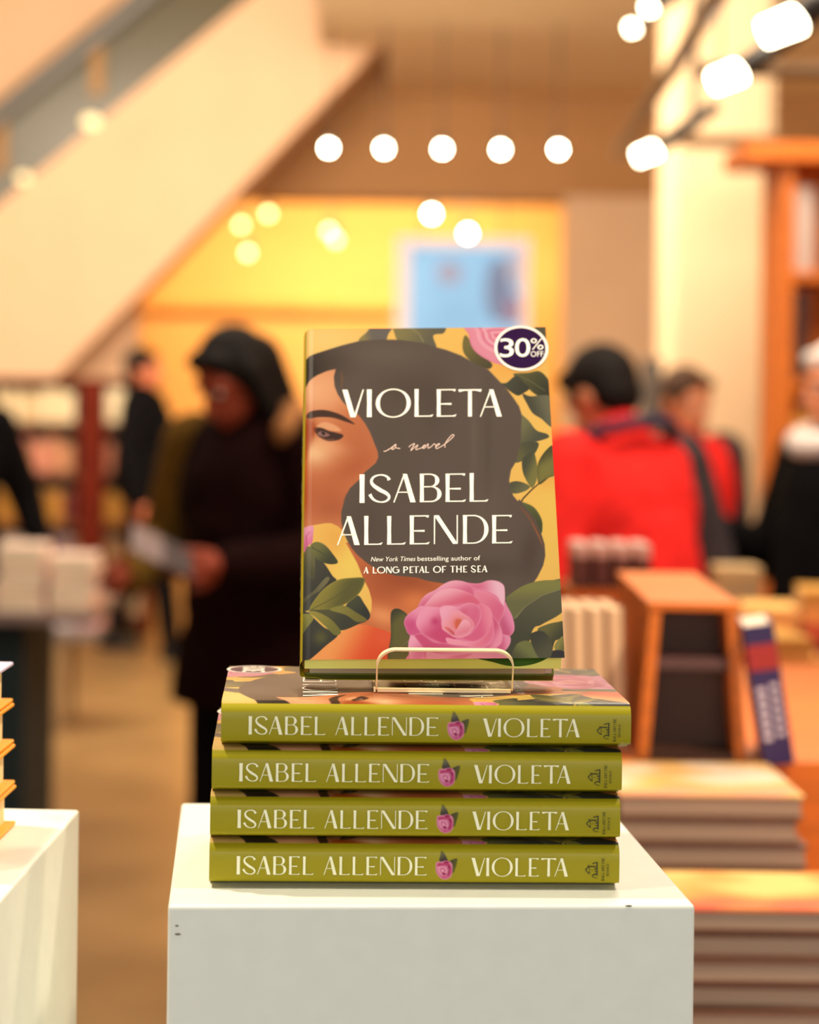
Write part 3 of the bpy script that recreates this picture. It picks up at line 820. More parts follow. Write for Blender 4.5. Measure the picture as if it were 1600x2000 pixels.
def publisher_mark():
    """House mark and two lines, standing upright when the book stands (so turned a quarter on the lying spine)."""
    m, m2 = MB(), MB()
    ox, oy, s = 1130 - 412, 1650 - 1640 + 2, 20.0
    mp = lambda x, y: sp_xyz(ox + x / s, oy + y / s)
    def pol(pts): m.add([mp(*p) for p in pts], [tuple(range(len(pts)))])
    def seg(a, b, wd):
        for q in strip([a, b], [wd, wd]):
            pol(q)
    pol([(600, 440), (655, 440), (655, 1000), (600, 1000)])
    pol([(430, 490), (600, 440), (610, 480), (450, 530)])
    pol([(320, 600), (540, 600), (600, 640), (540, 660), (320, 655)])
    seg((175, 760), (330, 615), 46)
    seg((175, 760), (310, 915), 40)
    seg((330, 640), (335, 900), 22)
    seg((250, 610), (330, 610), 40)
    seg((300, 905), (360, 905), 44)
    seg((520, 715), (610, 735), 56)
    seg((530, 830), (610, 830), 34)
    seg((430, 1020), (500, 950), 44)
    seg((490, 955), (610, 940), 52)
    seg((440, 1030), (520, 1085), 26)
    seg((520, 1085), (640, 1100), 26)
    seg((420, 740), (440, 800), 24)
    # lettering: reading direction is from the back edge towards the front edge
    up = lambda x, y, cx: sp_xyz(ox + (cx + y) / s, oy + (1210 - x) / s)
    def line(txt, x0, x1, basex, cap):
        k = (x1 - x0) / len(txt)
        for i, ch in enumerate(txt):
            wdt = (0.25 if ch == 'I' else 0.82) * k / cap
            for q in glyph(ch, wdt, 0.2 if ch != 'I' else 0.2, 0.1):
                m2.add([up(x0 + i * k + p[0] * cap + (0.3 * k if ch == 'I' else 0), -p[1] * cap, basex) for p in q], [tuple(range(len(q)))])
    line('BALLANTINE', 0, 960, 915, 115)
    line('BOOKS', 200, 720, 1090, 95)
    return m, m2


def jacket_mesh(name, gap=None, RT=RT, fold=0.6, back=0.0):
    """Wrapped paper jacket: back, spine and front in one sheet with its print as point colours.
    gap(x): how far the front lifts off the boards at distance x from the spine."""
    NY = 560
    NXF = 380
    prof = []           # (x, z, kind, param)
    for x in np.linspace(BW - back, 0.017, 6):
        prof.append((x, 0.0, 'b', 0))
    for x, z in [(0.0150, 0.0003), (0.0130, 0.0014), (0.0112, 0.0026), (0.0092, 0.0032)]:      # joint groove under the spine
        prof.append((x, z, 'b', 0))
    for q in np.linspace(0, 1, 10):
        z = ZB + (RB - ZB) * (1 - math.cos(q * math.pi / 2))
        prof.append((spine_x(z, RT), z, 's', z))
    for z in np.linspace(RB, BT - RT, 46)[1:]:
        prof.append((spine_x(z, RT), z, 's', z))
    g0 = gap(0.0) if gap else 0.0
    for q in np.linspace(0, 1, 14)[1:]:
        z = BT - RT + RT * math.sin(q * math.pi / 2)
        prof.append((spine_x(z, RT), z, 'g' if q > fold else 's', z))
    x_s = prof[-1][0]
    for x in np.linspace(x_s, BW, NXF)[1:]:
        prof.append((x, BT + (gap(x) if gap else 0.0), 'f', x))
    prof = [(x, z * (BT + g0) / BT if k in 'sg' else z, k, p) for x, z, k, p in prof]
    ns = len(prof)
    ys = np.linspace(0, BH, NY)
    px = np.array([p[0] for p in prof])
    pz = np.array([p[1] for p in prof])
    X = np.repeat(px[None, :], NY, 0)
    Z = np.repeat(pz[None, :], NY, 0)
    Y = np.repeat(ys[:, None], ns, 1)
    col = np.empty((NY, ns, 3))
    col[:] = lin((157, 146, 14))
    kf = np.array([i for i, p in enumerate(prof) if p[2] in 'fg'])
    ks = np.array([i for i, p in enumerate(prof) if p[2] == 's'])
    xf, yf = X[:, kf].ravel(), Y[:, kf].ravel()
    q = H_INV @ np.stack([xf, yf, np.ones_like(xf)])
    art = paint_cover(q[0] / q[2], q[1] / q[2])
    col[:, kf] = 0.60 * lin(art).reshape(NY, len(kf), 3)
    xs = (BH - Y[:, ks].ravel()) / SP_K
    yv = 84 - (Z[:, ks].ravel() - 0.0020) / 0.0240 * 82.0
    sp = paint_spine(xs, yv)
    col[:, ks] = lin(sp).reshape(NY, len(ks), 3)
    me = bpy.data.meshes.new(name)
    nv = NY * ns
    me.vertices.add(nv)
    me.vertices.foreach_set('co', np.stack([X, Y, Z], -1).ravel())
    i0 = (np.arange(NY - 1)[:, None] * ns + np.arange(ns - 1)[None, :]).ravel()
    quads = np.stack([i0, i0 + ns, i0 + ns + 1, i0 + 1], 1)
    nf = len(quads)
    me.loops.add(nf * 4)
    me.loops.foreach_set('vertex_index', quads.ravel())
    me.polygons.add(nf)
    me.polygons.foreach_set('loop_start', np.arange(nf) * 4)
    me.polygons.foreach_set('loop_total', np.full(nf, 4))
    me.polygons.foreach_set('use_smooth', np.ones(nf, bool))
    me.update(calc_edges=True)
    at_ = me.color_attributes.new('print', 'FLOAT_COLOR', 'POINT')
    at_.data.foreach_set('color', np.concatenate([col, np.ones((NY, ns, 1))], -1).ravel())
    me.materials.append(M_JACKET)
    return me


M_JACKET = mat('printed_jacket', (166, 164, 48), 0.36, spec=0.25)
nt_ = M_JACKET.node_tree
va = nt_.nodes.new('ShaderNodeVertexColor')
va.layer_name = 'print'
nt_.links.new(va.outputs['Color'], nt_.nodes['Principled BSDF'].inputs['Base Color'])


def link(name, me, parent):
    o = bpy.data.objects.new(name, me)
    COL.objects.link(o)
    o.parent = parent
    return o


def cover_map(z):
    def f(px, py):
        x, y = cover_xy(px, py)
        return x, y, z(x) if callable(z) else z
    return f


def sticker(parent, zf):
    """Round reduction sticker in the top right corner."""
    c = cover_xy(1023.0, 682.0)
    rad = 0.0181

    def disc(r, z_lo, z_hi):
        an = np.linspace(0, 2 * math.pi, 64, endpoint=False)
        pts = [(c[0] + r * math.cos(q), c[1] + r * math.sin(q)) for q in an]
        m = MB()
        v = [(x, y, zf(x) + z_lo) for x, y in pts] + [(x, y, zf(x) + z_hi) for x, y in pts]
        m.add(v, [tuple(range(64))[::-1], tuple(range(64, 128))] + [(i, (i + 1) % 64, 64 + (i + 1) % 64, 64 + i) for i in range(64)])
        return m
    s = disc(rad, 0.0001, 0.00025).build('sale_sticker', mat('sticker_white', (246, 232, 222), 0.35), parent)
    disc(rad * 0.89, 0.00025, 0.0003).build('purple_disc', mat('sticker_purple', (40, 6, 58), 0.3, spec=0.2), s)
    m = MB()
    def mp(px, py):
        x, y = cover_xy(px, py)
        return x, y, zf(x) + 0.00036

    k = lambda x, y: (820 + x / 5.3333, 610 + y / 5.3333)
    font_word(m, '3', k(858, 0)[0], k(1004, 0)[0], k(0, 474)[1], 190 / 5.3333, mp, 0.004)
    font_word(m, '0', k(1016, 0)[0], k(1176, 0)[0], k(0, 474)[1], 190 / 5.3333, mp, 0.004)
    font_word(m, '%', k(1180, 0)[0], k(1314, 0)[0], k(0, 402)[1], 116 / 5.3333, mp, -0.004)
    font_word(m, 'OFF', k(1180, 0)[0], k(1314, 0)[0], k(0, 476)[1], 56 / 5.3333, mp, 0.0)
    m.build('sticker_lettering', M_WHITEP, s)
    return s


FLAT = lambda x: BT
me_flat = jacket_mesh('dust_jacket')


def novel(name, loc, rot, standing=False):
    t = empty(name, loc, rot)
    if not standing:
        zf = FLAT
        link('dust_jacket', me_flat, t)
        MB().box(0.010, BW - 0.001, 0.002, BH - 0.002, BT - 0.0032, BT - 0.0004, 0.0006).build('front_board', M_BOARD, t)
        MB().box(0.016, BW - 0.001, 0.002, BH - 0.002, 0.0004, 0.0032, 0.0006).build('back_board', M_BACKB, t)
        MB().box(0.010, BW - 0.006, 0.005, BH - 0.005, 0.0036, BT - 0.0032).build('page_block', M_PAGE, t)
    else:
        zf = lambda x: BT + 0.0022 + 0.0045 * (x / BW)
        link('dust_jacket', jacket_mesh('dust_jacket', lambda x: 0.0022 + 0.0045 * (x / BW), 0.0036, 0.3, 0.004), t)
        # lower edge of the folded flap waves under the lifted front
        tp = [(0.0, .0268), (0.03, .0272), (0.085, .0243), (0.15, .0262), (0.24, .0268), (0.45, .0270), (0.6, .0262), (0.72, .0232), (0.79, .0208), (0.86, .0208), (0.93, .0238), (1.0, .0310)]
        c = curve_pts([(0.003 + p[0] * (BW - 0.004), p[1]) for p in tp], 5)
        pts = [tuple(p) for p in c] + [(BW - 0.001, 0.0196), (0.003, 0.0190)]
        fb = MB().prism(pts, 0.0005, BH - 0.0015, 'y')
        for i in range(len(pts)):                       # the lower edge curls back towards the pages
            x_, y_, z_ = fb.v[i]
            fb.v[i] = (x_, -0.0010 + (z_ - 0.019) / 0.008 * 0.0062, z_)
        fb.build('front_board', M_FLAP, t)
        sheet = MB()                                    # dark green sheet painting in the shade of the gap under the front
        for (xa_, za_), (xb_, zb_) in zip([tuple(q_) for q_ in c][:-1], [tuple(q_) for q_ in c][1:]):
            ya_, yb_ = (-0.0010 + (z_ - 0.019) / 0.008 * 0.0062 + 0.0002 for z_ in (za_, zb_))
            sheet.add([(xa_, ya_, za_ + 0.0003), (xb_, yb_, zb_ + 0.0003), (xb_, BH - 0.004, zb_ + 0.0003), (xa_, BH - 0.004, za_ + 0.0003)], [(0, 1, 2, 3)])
        sheet.build('gap_shade', mat('gap_shade_green', (66, 104, 20), 0.6), t)
        MB().box(0.003, BW - 0.004, 0.0005, BH - 0.002, -0.0015, 0.0072, 0.0012).build('back_board', M_BACKB, t)
        MB().box(0.006, BW - 0.0100, 0.0015, BH - 0.005, 0.0072, 0.0192).build('page_block', M_PAGE, t)
        MB().box(BW - 0.0100, BW - 0.0060, 0.0012, BH - 0.005, 0.0085, 0.0192).build('loose_flap', mat('white_flap_paper', (226, 220, 214), 0.7), t)
        MB().tube([(0.0035, 0.004, 0.004), (0.0045, 0.004, 0.010), (0.0035, 0.004, 0.016)], 0.0022, 10).build('headband', mat('yellow_headband', (176, 128, 40), 0.7), t)
    mp = cover_map(lambda x: zf(x) + 0.00012)
    for nm, mb in cover_lettering(mp):
        mb.build(nm, M_WHITEP, t)
    novel_script(mp).build('script_lettering', M_PINKP, t)
    sa, sb = spine_lettering()
    sa.build('spine_author_lettering', mat('spine_print_ink', (250, 248, 214), 0.5), t)
    sb.build('spine_title_lettering', mat('spine_print_ink', (250, 248, 214), 0.5), t)
    pa, pb = publisher_mark()
    pa.build('publisher_mark', M_DARKP, t)
    pb.build('publisher_lettering', M_DARKP, t)
    sticker(t, zf)
    return t


# ------------------------------------------------------------------ stack, stand and upright copy
Z0 = CAM_Z - 0.299                     # plinth top
YAW = 0.0314
KX, KY = 0.0371, 1.2911                # middle of the lowest spine
rows = [  # (x, y, yaw) of each copy's spine middle, lowest first
    (0.0371, 1.2911, 0.0314), (0.0373, 1.2906, 0.0330), (0.0380, 1.2908, 0.0350), (0.0431, 1.2918, 0.0300)]
novel_labels = [
    'olive green hardcover novel lying at the bottom of the stack, flat on the white plinth',
    'olive green hardcover novel second from the bottom of the lying stack',
    'olive green hardcover novel third from the bottom of the stack, right under the top copy',
    'olive green hardcover novel lying topmost in the stack, under the clear stand, its cover showing']
for i, ((x, y, a), lb) in enumerate(zip(rows, novel_labels)):
    a2 = a + R(90)
    # local origin is the foot end of the spine at the back face; spine middle is at local (0, BH/2)
    off = Matrix.Rotation(a2, 3, 'Z') @ Vector((0, BH / 2, 0))
    t = novel('hardcover_novel', (x - off.x, y - off.y, Z0 + 0.0004 + i * 0.0276), (0, 0, a2))
    tag(t, lb, 'book', 'copies of the green novel')

TILT = 0.5594
rot_up = Matrix.Rotation(0.010, 3, 'Z') @ Matrix.Rotation(R(90) - TILT, 3, 'X') @ Matrix.Rotation(0.0074, 3, 'Z')
foot = Vector((0.0489, 1.337, CAM_Z - 0.1674))
org = foot - rot_up @ Vector((BW / 2 + 0.0015, 0, BT + 0.005))
t = novel('hardcover_novel', org, rot_up.to_euler(), True)
tag(t, 'green hardcover novel propped upright on the clear stand above the lying stack', 'book', 'copies of the green novel')


def clear_mat(name, tint, gloss=0.35):
    m = bpy.data.materials.new(name)
    m.use_nodes = True
    nt = m.node_tree
    nt.nodes.clear()
    a = nt.nodes.new('ShaderNodeBsdfTransparent')
    a.inputs[0].default_value = (*tint, 1)
    g = nt.nodes.new('ShaderNodeBsdfGlossy')
    g.inputs['Roughness'].default_value = 0.04
    fr = nt.nodes.new('ShaderNodeFresnel')
    fr.inputs['IOR'].default_value = 1.35
    mu = nt.nodes.new('ShaderNodeMath')
    mu.operation = 'MULTIPLY'
    mu.inputs[1].default_value = gloss
    mx = nt.nodes.new('ShaderNodeMixShader')
    o = nt.nodes.new('ShaderNodeOutputMaterial')
    nt.links.new(fr.outputs[0], mu.inputs[0])
    nt.links.new(mu.outputs[0], mx.inputs[0])
    nt.links.new(a.outputs[0], mx.inputs[1])
    nt.links.new(g.outputs[0], mx.inputs[2])
    nt.links.new(mx.outputs[0], o.inputs[0])
    return m


M_ACR = clear_mat('clear_acrylic', (0.95, 0.93, 0.86))
M_ACRE = mat('acrylic_edge_glow', (255, 226, 178), 0.25, spec=0.6)  # pale colour stands in for light glowing in the clear edges
ZS = Z0 + 0.0004 + 4 * 0.0276
st = empty('display_stand', (0.0549, 1.333, ZS), (0, 0, 0.012))
tag(st, 'clear acrylic book stand holding the upright novel on top of the stack', 'stand')
hw = 0.0420
MB().box(-hw, hw, 0.002, 0.050, 0.0004, 0.0028).build('ledge', clear_mat('clear_acrylic_ledge', (0.96, 0.93, 0.86), 0.06), st)
MB().box(-hw + 0.001, hw - 0.001, -0.0006, 0.002, 0.0004, 0.0030, 0.0005).build('ledge_edge', M_ACRE, st)['label'] = 'front edge, bright edge glow painted on'
MB().box(-hw - 0.0012, -hw, 0.0, 0.050, 0.0004, 0.0028).build('ledge_edge', M_ACRE, st)['label'] = 'left edge, bright edge glow painted on'
# lip: rounded plate leaning a little forward
lean = 0.40


def lipv(x, h, d=0.0):
    return x, -h * math.sin(lean) - d * math.cos(lean), 0.0028 + h * math.cos(lean) - d * math.sin(lean)


LH, LR = 0.0285, 0.0115
out = [(-hw, 0)] + [(-hw + LR + LR * math.cos(a), LH - LR + LR * math.sin(a)) for a in np.linspace(math.pi, math.pi / 2, 10)] + \
      [(hw - LR + LR * math.cos(a), LH - LR + LR * math.sin(a)) for a in np.linspace(math.pi / 2, 0, 10)] + [(hw, 0)]
n_ = len(out)
m = MB()
v = [lipv(x, h, 0.0026) for x, h in out] + [lipv(x, h, 0) for x, h in out]
m.add(v, [tuple(range(n_)), tuple(range(n_, 2 * n_))[::-1]])
m.build('lip', M_ACR, st)
m = MB()
for i in range(n_ - 1):
    thin = 0.0004 if i in (0, n_ - 2) else 0.0
    (xa, ha), (xb, hb) = out[i], out[i + 1]
    d0 = 0.0018 if thin else 0.0027
    k0 = 0.0004
    A = [lipv(xa, ha, d0), lipv(xb, hb, d0), lipv(xb, hb, -0.0003), lipv(xa, ha, -0.0003)]
    cxm, chm = 0.0, LH * 0.45
    def inn(x, h):
        L = math.hypot(x - cxm, (h - chm) * 2)
        return x - (0.0010 if abs(x) > hw - LR else 0) * (1 if x > 0 else -1), h - (0.0010 if h > LH - LR else 0)
    B_ = [lipv(*inn(xa, ha), d0), lipv(*inn(xb, hb), d0)]
    m.add(A + B_, [(0, 1, 2, 3), (0, 1, 5, 4)])
m.build('lip_edge', M_ACRE, st)['label'] = 'rim of the lip, bright edge glow painted on'
# back rest behind the book and its rear foot
q = []
for h, d in [(0.0, 0.0)]:
    pass
bx0 = 0.030
up = (math.sin(TILT), math.cos(TILT))
nrm = (math.cos(TILT), -math.sin(TILT))
y0, z0 = 0.044, 0.0028
pr = [(y0, z0), (y0 + 0.17 * up[0], z0 + 0.17 * up[1]), (y0 + 0.17 * up[0] + 0.003 * nrm[0], z0 + 0.17 * up[1] + 0.003 * nrm[1]), (y0 + 0.0035, z0)]
MB().prism([(p[0], p[1]) for p in pr], -bx0, bx0, 'x').build('back_rest', M_ACR, st)
ft = (y0 + 0.12 * up[0], z0 + 0.12 * up[1])
MB().prism([(ft[0], ft[1]), (ft[0] + 0.003, ft[1]), (ft[0] + 0.012, 0.0004), (ft[0] + 0.009, 0.0004)], -bx0, bx0, 'x').build('rear_foot', M_ACR, st)

# ------------------------------------------------------------------ plinths
PW, PD, PYAW = 0.3048, 0.3045, 0.0558


def plinth(loc, yaw, w_, d_, label, scuffs):
    t = empty('display_plinth', loc, (0, 0, yaw))
    tag(t, label, 'plinth')
    h = Z0
    MB().box(-w_ / 2, w_ / 2, 0, d_, 0, h, 0.0022).build('body', M_PLINTH, t)
    for (x, z, sx, sz) in scuffs:
        MB().ball((x, -0.0001, h - z), (sx, 0.0003, sz), 10).build('paint_chip', M_SCUFF, t)
    return t


plinth((0.0469, 1.2525, 0), PYAW, PW, PD, 'white painted box plinth under the stack of green novels', [(-0.1472, 0.0115, 0.0011, 0.0006), (-0.1466, 0.0163, 0.0019, 0.0007), (0.1135, 0.0004, 0.0022, 0.0006)])
pl = at(155, 1588, 1.52)
yl = -0.0417
wl = 0.42
pc = Vector((pl.x, pl.y, 0)) - Matrix.Rotation(yl, 3, 'Z') @ Vector((wl / 2, 0.34, 0))
plinth((pc.x, pc.y, 0), yl, wl, 0.34, 'white painted box plinth at the left edge, under the stack of orange books', [(wl / 2 - 0.004, 0.0004, 0.003, 0.0008)])
# stack of orange-jacketed books on the left plinth, fore-edges towards the passage
M_ORJ = mat('orange_jacket', (250, 168, 40), 0.45, 0.05, 20)
M_LAV = mat('lavender_jacket', (206, 196, 226), 0.45, 0.04, 20)
M_IVORY = mat('ivory_page_edges', (252, 222, 164), 0.8, 0.04, 500, stretch=(0.02, 0.02, 1))
rr = at(30, 1303, 1.46)
lab = ['bottom', 'second', 'third', 'top']
for i in range(4):
    t = empty('orange_book', (rr.x + 0.001 * (3 - i) - 0.002, 1.465, Z0 + 0.0004 + i * 0.0275), (0, 0, yl + 0.01 * (i % 2)))
    tag(t, ['orange-edged book at the bottom of the stack on the left plinth', 'orange-edged book second from the bottom of the left plinth stack', 'orange-edged book third from the bottom of the left plinth stack', 'pale lavender-topped book lying uppermost on the left plinth stack'][i], 'book', 'orange books on the left plinth')
    cov = M_LAV if i == 3 else M_ORJ
    MB().box(-0.23, 0, -0.155, 0, 0.0245, 0.0270, 0.001).build('front_cover', cov, t)
    MB().box(-0.23, 0, -0.155, 0, 0.0, 0.0025, 0.001).build('back_cover', M_ORJ, t)
    MB().box(-0.226, -0.007, -0.150, -0.006, 0.0025, 0.0245).build('page_block', M_IVORY, t)
    MB().box(-0.23, -0.2275, -0.155, 0, 0.0025, 0.0245).build('spine', M_ORJ, t)

# ================================================================== SHOP FITTINGS
def px_poly(pts, d):
    return [(at(x, y, d).x, at(x, y, d).z) for x, y in pts]


# moving stair rising to the right behind the display
DE = 13.95
es = empty('escalator', (at(100, 700, DE).x, DE, 0))
tag(es, 'cream-clad escalator rising diagonally behind the shop, dark glass balustrade on top', 'escalator')
ex = es.location.x
q = [(p[0] - ex, p[1]) for p in px_poly([(-410, 742), (104, 742), (268, 575), (690, 140), (920, -100), (920, -360), (480, 0), (0, 398)], DE)]
MB().prism(q, 0, 0.6, 'y').build('truss_cladding', M_WALL, es)
q = [(p[0] - ex, p[1]) for p in px_poly([(-900, 1140), (0, 394), (480, -4), (920, -365), (760, -540), (330, -90), (0, 215), (-900, 980)], DE)]
MB().prism(q, 0.16, 0.19, 'y').build('balustrade_panel', mat('smoked_glass_panel', (98, 90, 66), 0.25), es)
hr = [at(x, y, DE) - Vector((ex, DE, 0)) + Vector((0, 0.17, 0)) for x, y in [(-900, 905), (-60, 262), (190, 60), (370, -85), (760, -410)]]
MB().tube(hr, 0.085, 12).build('handrail', mat('handrail_rubber', (104, 100, 92), 0.4), es)
for xa, ya, xb, yb in [(186, 60, 192, 150), (-4, 210, 6, 300)]:
    a_, b_ = at(xa, ya, DE) - Vector((ex, DE, 0)), at(xb, yb, DE) - Vector((ex, DE, 0))
    MB().box(a_.x - 0.04, a_.x + 0.04, 0.12, 0.17, b_.z - 0.1, a_.z).build('balustrade_post', mat('bronze_post', (140, 98, 40), 0.4, metal=0.3), es)
M_GLOW = mat('warm_bulb', (255, 236, 190), 0.5, emit=(255, 226, 160), estr=1.4)
for x, y, r in [(178, 238, 0.055), (46, 348, 0.04)]:
    a_ = at(x, y, DE) - Vector((ex, DE, 0))
    MB().ball((a_.x, -0.02, a_.z), (r, 0.03, r * 0.7), 12).build('skirt_light', M_GLOW, es)

# lamps
M_BULB = mat('white_bulb', (255, 250, 235), 0.5, emit=(255, 244, 214), estr=60)
M_TRACK = mat('track_bulb', (255, 250, 235), 0.5, emit=(255, 240, 205), estr=22)
M_BULBD = mat('dim_bulb', (255, 235, 200), 0.5, emit=(255, 226, 170), estr=7)
M_BULBX = mat('faint_bulb', (255, 225, 180), 0.5, emit=(255, 214, 150), estr=6)


def ceiling_spot(px, py, d, r, bulb, label, group, top=3.56):
    p = at(px, py, d)
    t = empty('ceiling_spotlight', (p.x, p.y, p.z))
    tag(t, label, 'lamp', group)
    MB().tube([(0, 0.02, 0.02), (0, 0.10, 0.07)], r * 1.15, 14).build('lamp_can', M_DKMETAL, t)
    MB().ball((0, 0, 0), (r, r * 0.6, r), 16).build('bulb', bulb, t)
    MB().tube([(0, 0.06, 0.05), (0, 0.06, top - p.z)], 0.004, 8).build('stem', M_DKMETAL, t)
    return t


nm = ['leftmost', 'second from the left', 'middle one', 'fourth from the left', 'rightmost']
for (x, y), n in zip([(642, 289), (750, 290), (864, 291), (978, 292), (1091, 292)], nm):
    ceiling_spot(x, y, 12.0, 0.021, M_BULB, f'round white ceiling spotlight, {n} of the row of five above the novel', 'row of five spotlights')
for x, y, b, l in [(471, 440, M_BULBX, 'faint ceiling spotlight at the far left of the shop, beside the stair'),
                   (524, 418, M_BULBX, 'faint ceiling spotlight, upper right of the pair beside the stair'),
                   (484, 494, M_BULBD, 'yellow ceiling spotlight hanging lowest, below the faint pair beside the stair'),
                   (643, 452, M_BULBD, 'yellow ceiling spotlight, upper of two overlapping below the row of five'),
                   (656, 469, M_BULBD, 'yellow ceiling spotlight, lower of two overlapping below the row of five'),
                   (843, 418, M_BULB, 'bright ceiling spotlight just above the blue panel'),
                   (914, 456, M_BULB, 'bright ceiling spotlight, upper of two in front of the blue panel'),
                   (898, 493, M_BULB, 'bright ceiling spotlight, lower of two in front of the blue panel')]:
    ceiling_spot(x, y, 16.4, 0.027, b, l, 'far ceiling spotlights')


def track_head(px, py, d, r, L, label):
    p = at(px, py, d)
    t = empty('track_spotlight', p)
    tag(t, label, 'lamp', 'track spotlights')
    MB().tube([(0.16, 0.05, 0.12), (0.03, 0.0, 0.022), (0.0, 0.0, 0.0)], [r * 0.9, r * 1.05, r * 1.05], 18).build('lamp_can', M_DKMETAL, t)
    MB().tube([(0.001, -0.0005, -0.001), (-L, -0.004, -L * 0.45)], [r, r * 0.92], 18).build('bulb', M_TRACK, t)
    MB().tube([(0.10, 0.03, 0.07), (0.10, 0.03, 3.56 - p.z)], 0.008, 8).build('yoke', M_METAL, t)
    return t


track_head(1282, 291, 5.6, 0.020, 0.050, 'white track spotlight hanging lowest, top right above the column')
track_head(1446, 138, 4.6, 0.024, 0.058, 'white track spotlight, second from the bottom at the upper right')
track_head(1560, 36, 3.9, 0.026, 0.062, 'largest white track spotlight in the top right corner')
track_head(1512, 78, 6.2, 0.012, 0.01, 'small white track spotlight beside the largest one, top right')
track_head(1240, 52, 7.2, 0.018, 0.02, 'white track spotlight near the top edge, left of the rail')
track_head(1274, 12, 6.6, 0.018, 0.02, 'white track spotlight at the top edge, above another one')
MB().tube([at(1205, 300, 8.2), at(1310, 140, 5.6), at(1440, -70, 3.8)], 0.022, 8).build('track_rail', mat('rail_brown', (128, 108, 80), 0.5))
tag(bpy.data.objects['track_rail'], 'slanting grey lighting rail running up to the top right', 'rail')
for i, (xa, xb, y, d) in enumerate([(1330, 1530, 276, 8.4), (1350, 1720, 137, 6.4)]):
    A_, B_ = at(xa, y, d), at(xb, y, d)
    o = empty('conduit_bar', A_)
    MB().tube([(0, 0, 0), B_ - A_], 0.026 - 0.004 * i, 8).build('bar', mat('conduit_brown', (118, 88, 58), 0.5), o)
    for k in (0.15, 0.85):
        h_ = (B_ - A_) * k
        MB().tube([h_, h_ + Vector((0, 0, 3.56 - A_.z - h_.z))], 0.005, 6).build('hanger', M_METAL, o)
    tag(o, ['brown bar crossing the column, lower of two', 'brown bar at the top right, upper of two'][i], 'bar')

# blue lit panel hung in the far room
p = at(775, 462, 15.7)
p2 = at(1032, 800, 15.7)
t = empty('light_panel', ((p.x + p2.x) / 2, 15.7, p2.z))
tag(t, 'pale blue lit panel with a white border hanging behind the upright novel', 'panel')
hw_, hh = (p2.x - p.x) / 2, p.z - p2.z
fr_ = MB()
for b in [(-hw_, -hw_ + 0.1, 0, hh), (hw_ - 0.06, hw_, 0, hh), (-hw_, hw_, hh - 0.07, hh), (-hw_, hw_, 0, 0.06)]:
    fr_.box(b[0], b[1], 0, 0.05, b[2], b[3])
fr_.build('frame', mat('panel_white_frame', (240, 226, 222), 0.5, emit=(236, 222, 220), estr=0.3), t)
m_ = mat('panel_blue', (120, 170, 214), 0.5, 0.25, 2.2, emit=(150, 206, 246), estr=0.5)
MB().box(-hw_ + 0.1, hw_ - 0.06, 0.012, 0.04, 0.06, hh - 0.07).build('screen', m_, t)
for (cx_, cz_, rx, rz, c) in [(0.26, 0.86, 0.10, 0.24, (148, 164, 200)), (0.36, 0.72, 0.07, 0.12, (196, 160, 186)), (-0.1, 0.98, 0.10, 0.09, (206, 206, 232)), (0.38, 1.02, 0.07, 0.14, (226, 222, 240))]:
    MB().ball((cx_, 0.012, cz_), (rx, 0.004, rz), 14).build('picture_shape', mat('panel_shape_%d%d' % (c[0], c[1]), tuple(x // 2 for x in c), 0.5, emit=c, estr=0.5), t)
MB().tube([(-hw_ * 0.6, 0.02, hh), (-hw_ * 0.6, 0.02, 3.56 - p2.z)], 0.006, 6).build('hanger', M_METAL, t)
MB().tube([(hw_ * 0.6, 0.02, hh), (hw_ * 0.6, 0.02, 3.56 - p2.z)], 0.006, 6).build('hanger', M_METAL, t)
# wood cornice along the back wall
za, zb_ = at(400, 586, 17.9).z, at(400, 606, 17.9).z
struct(MB().box(-2.5, 0.3, 17.86, 18.0, zb_, za, 0.01).build('trim_3', mat('cornice_wood', (232, 160, 78), 0.6, 0.1, 3)))

# red wooden bookcase on the far left
DB = 13.3
zt = at(100, 748, DB).z
xl, xr = at(-70, 800, DB).x, at(292, 800, DB).x
xm0, xm1 = at(156, 800, DB).x, at(203, 800, DB).x
bc = empty('bookcase', ((xl + xr) / 2, DB, 0))
tag(bc, 'red-brown wooden bookcase full of books along the far left wall', 'bookcase')
ox = (xl + xr) / 2
for a_, b_, n in [(xl, xl + 0.03, 'side_panel'), (xr - 0.03, xr, 'side_panel'), (xm0, xm1, 'centre_post')]:
    MB().box(a_ - ox, b_ - ox, 0, 0.32, 0, zt).build(n, M_REDWOOD, bc)
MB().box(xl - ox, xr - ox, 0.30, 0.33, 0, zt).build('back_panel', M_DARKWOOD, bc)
MB().box(xl - ox, xr - ox, -0.01, 0.33, zt, zt + 0.03).build('top_board', M_REDWOOD, bc)
sz = [at(100, y, DB).z for y in (824, 922, 1020, 1114, 1200)]
for z in sz:
    MB().box(xl - ox + 0.02, xr - ox - 0.02, 0.005, 0.30, z - 0.03, z).build('shelf', mat('shelf_wood', (112, 62, 26), 0.5, 0.2, 6), bc)
pal = [[(232, 208, 160), (222, 196, 150), (206, 176, 128), (240, 220, 178)], [(206, 120, 110), (196, 138, 96), (226, 150, 150), (178, 110, 80)],
       [(112, 28, 20), (150, 96, 20), (96, 30, 26), (176, 120, 30)], [(120, 100, 130), (170, 150, 130), (90, 60, 60), (150, 110, 70)], [(190, 160, 120), (150, 120, 110), (120, 80, 60), (180, 140, 130)]]
shelfn = ['top', 'second', 'third', 'fourth', 'bottom']


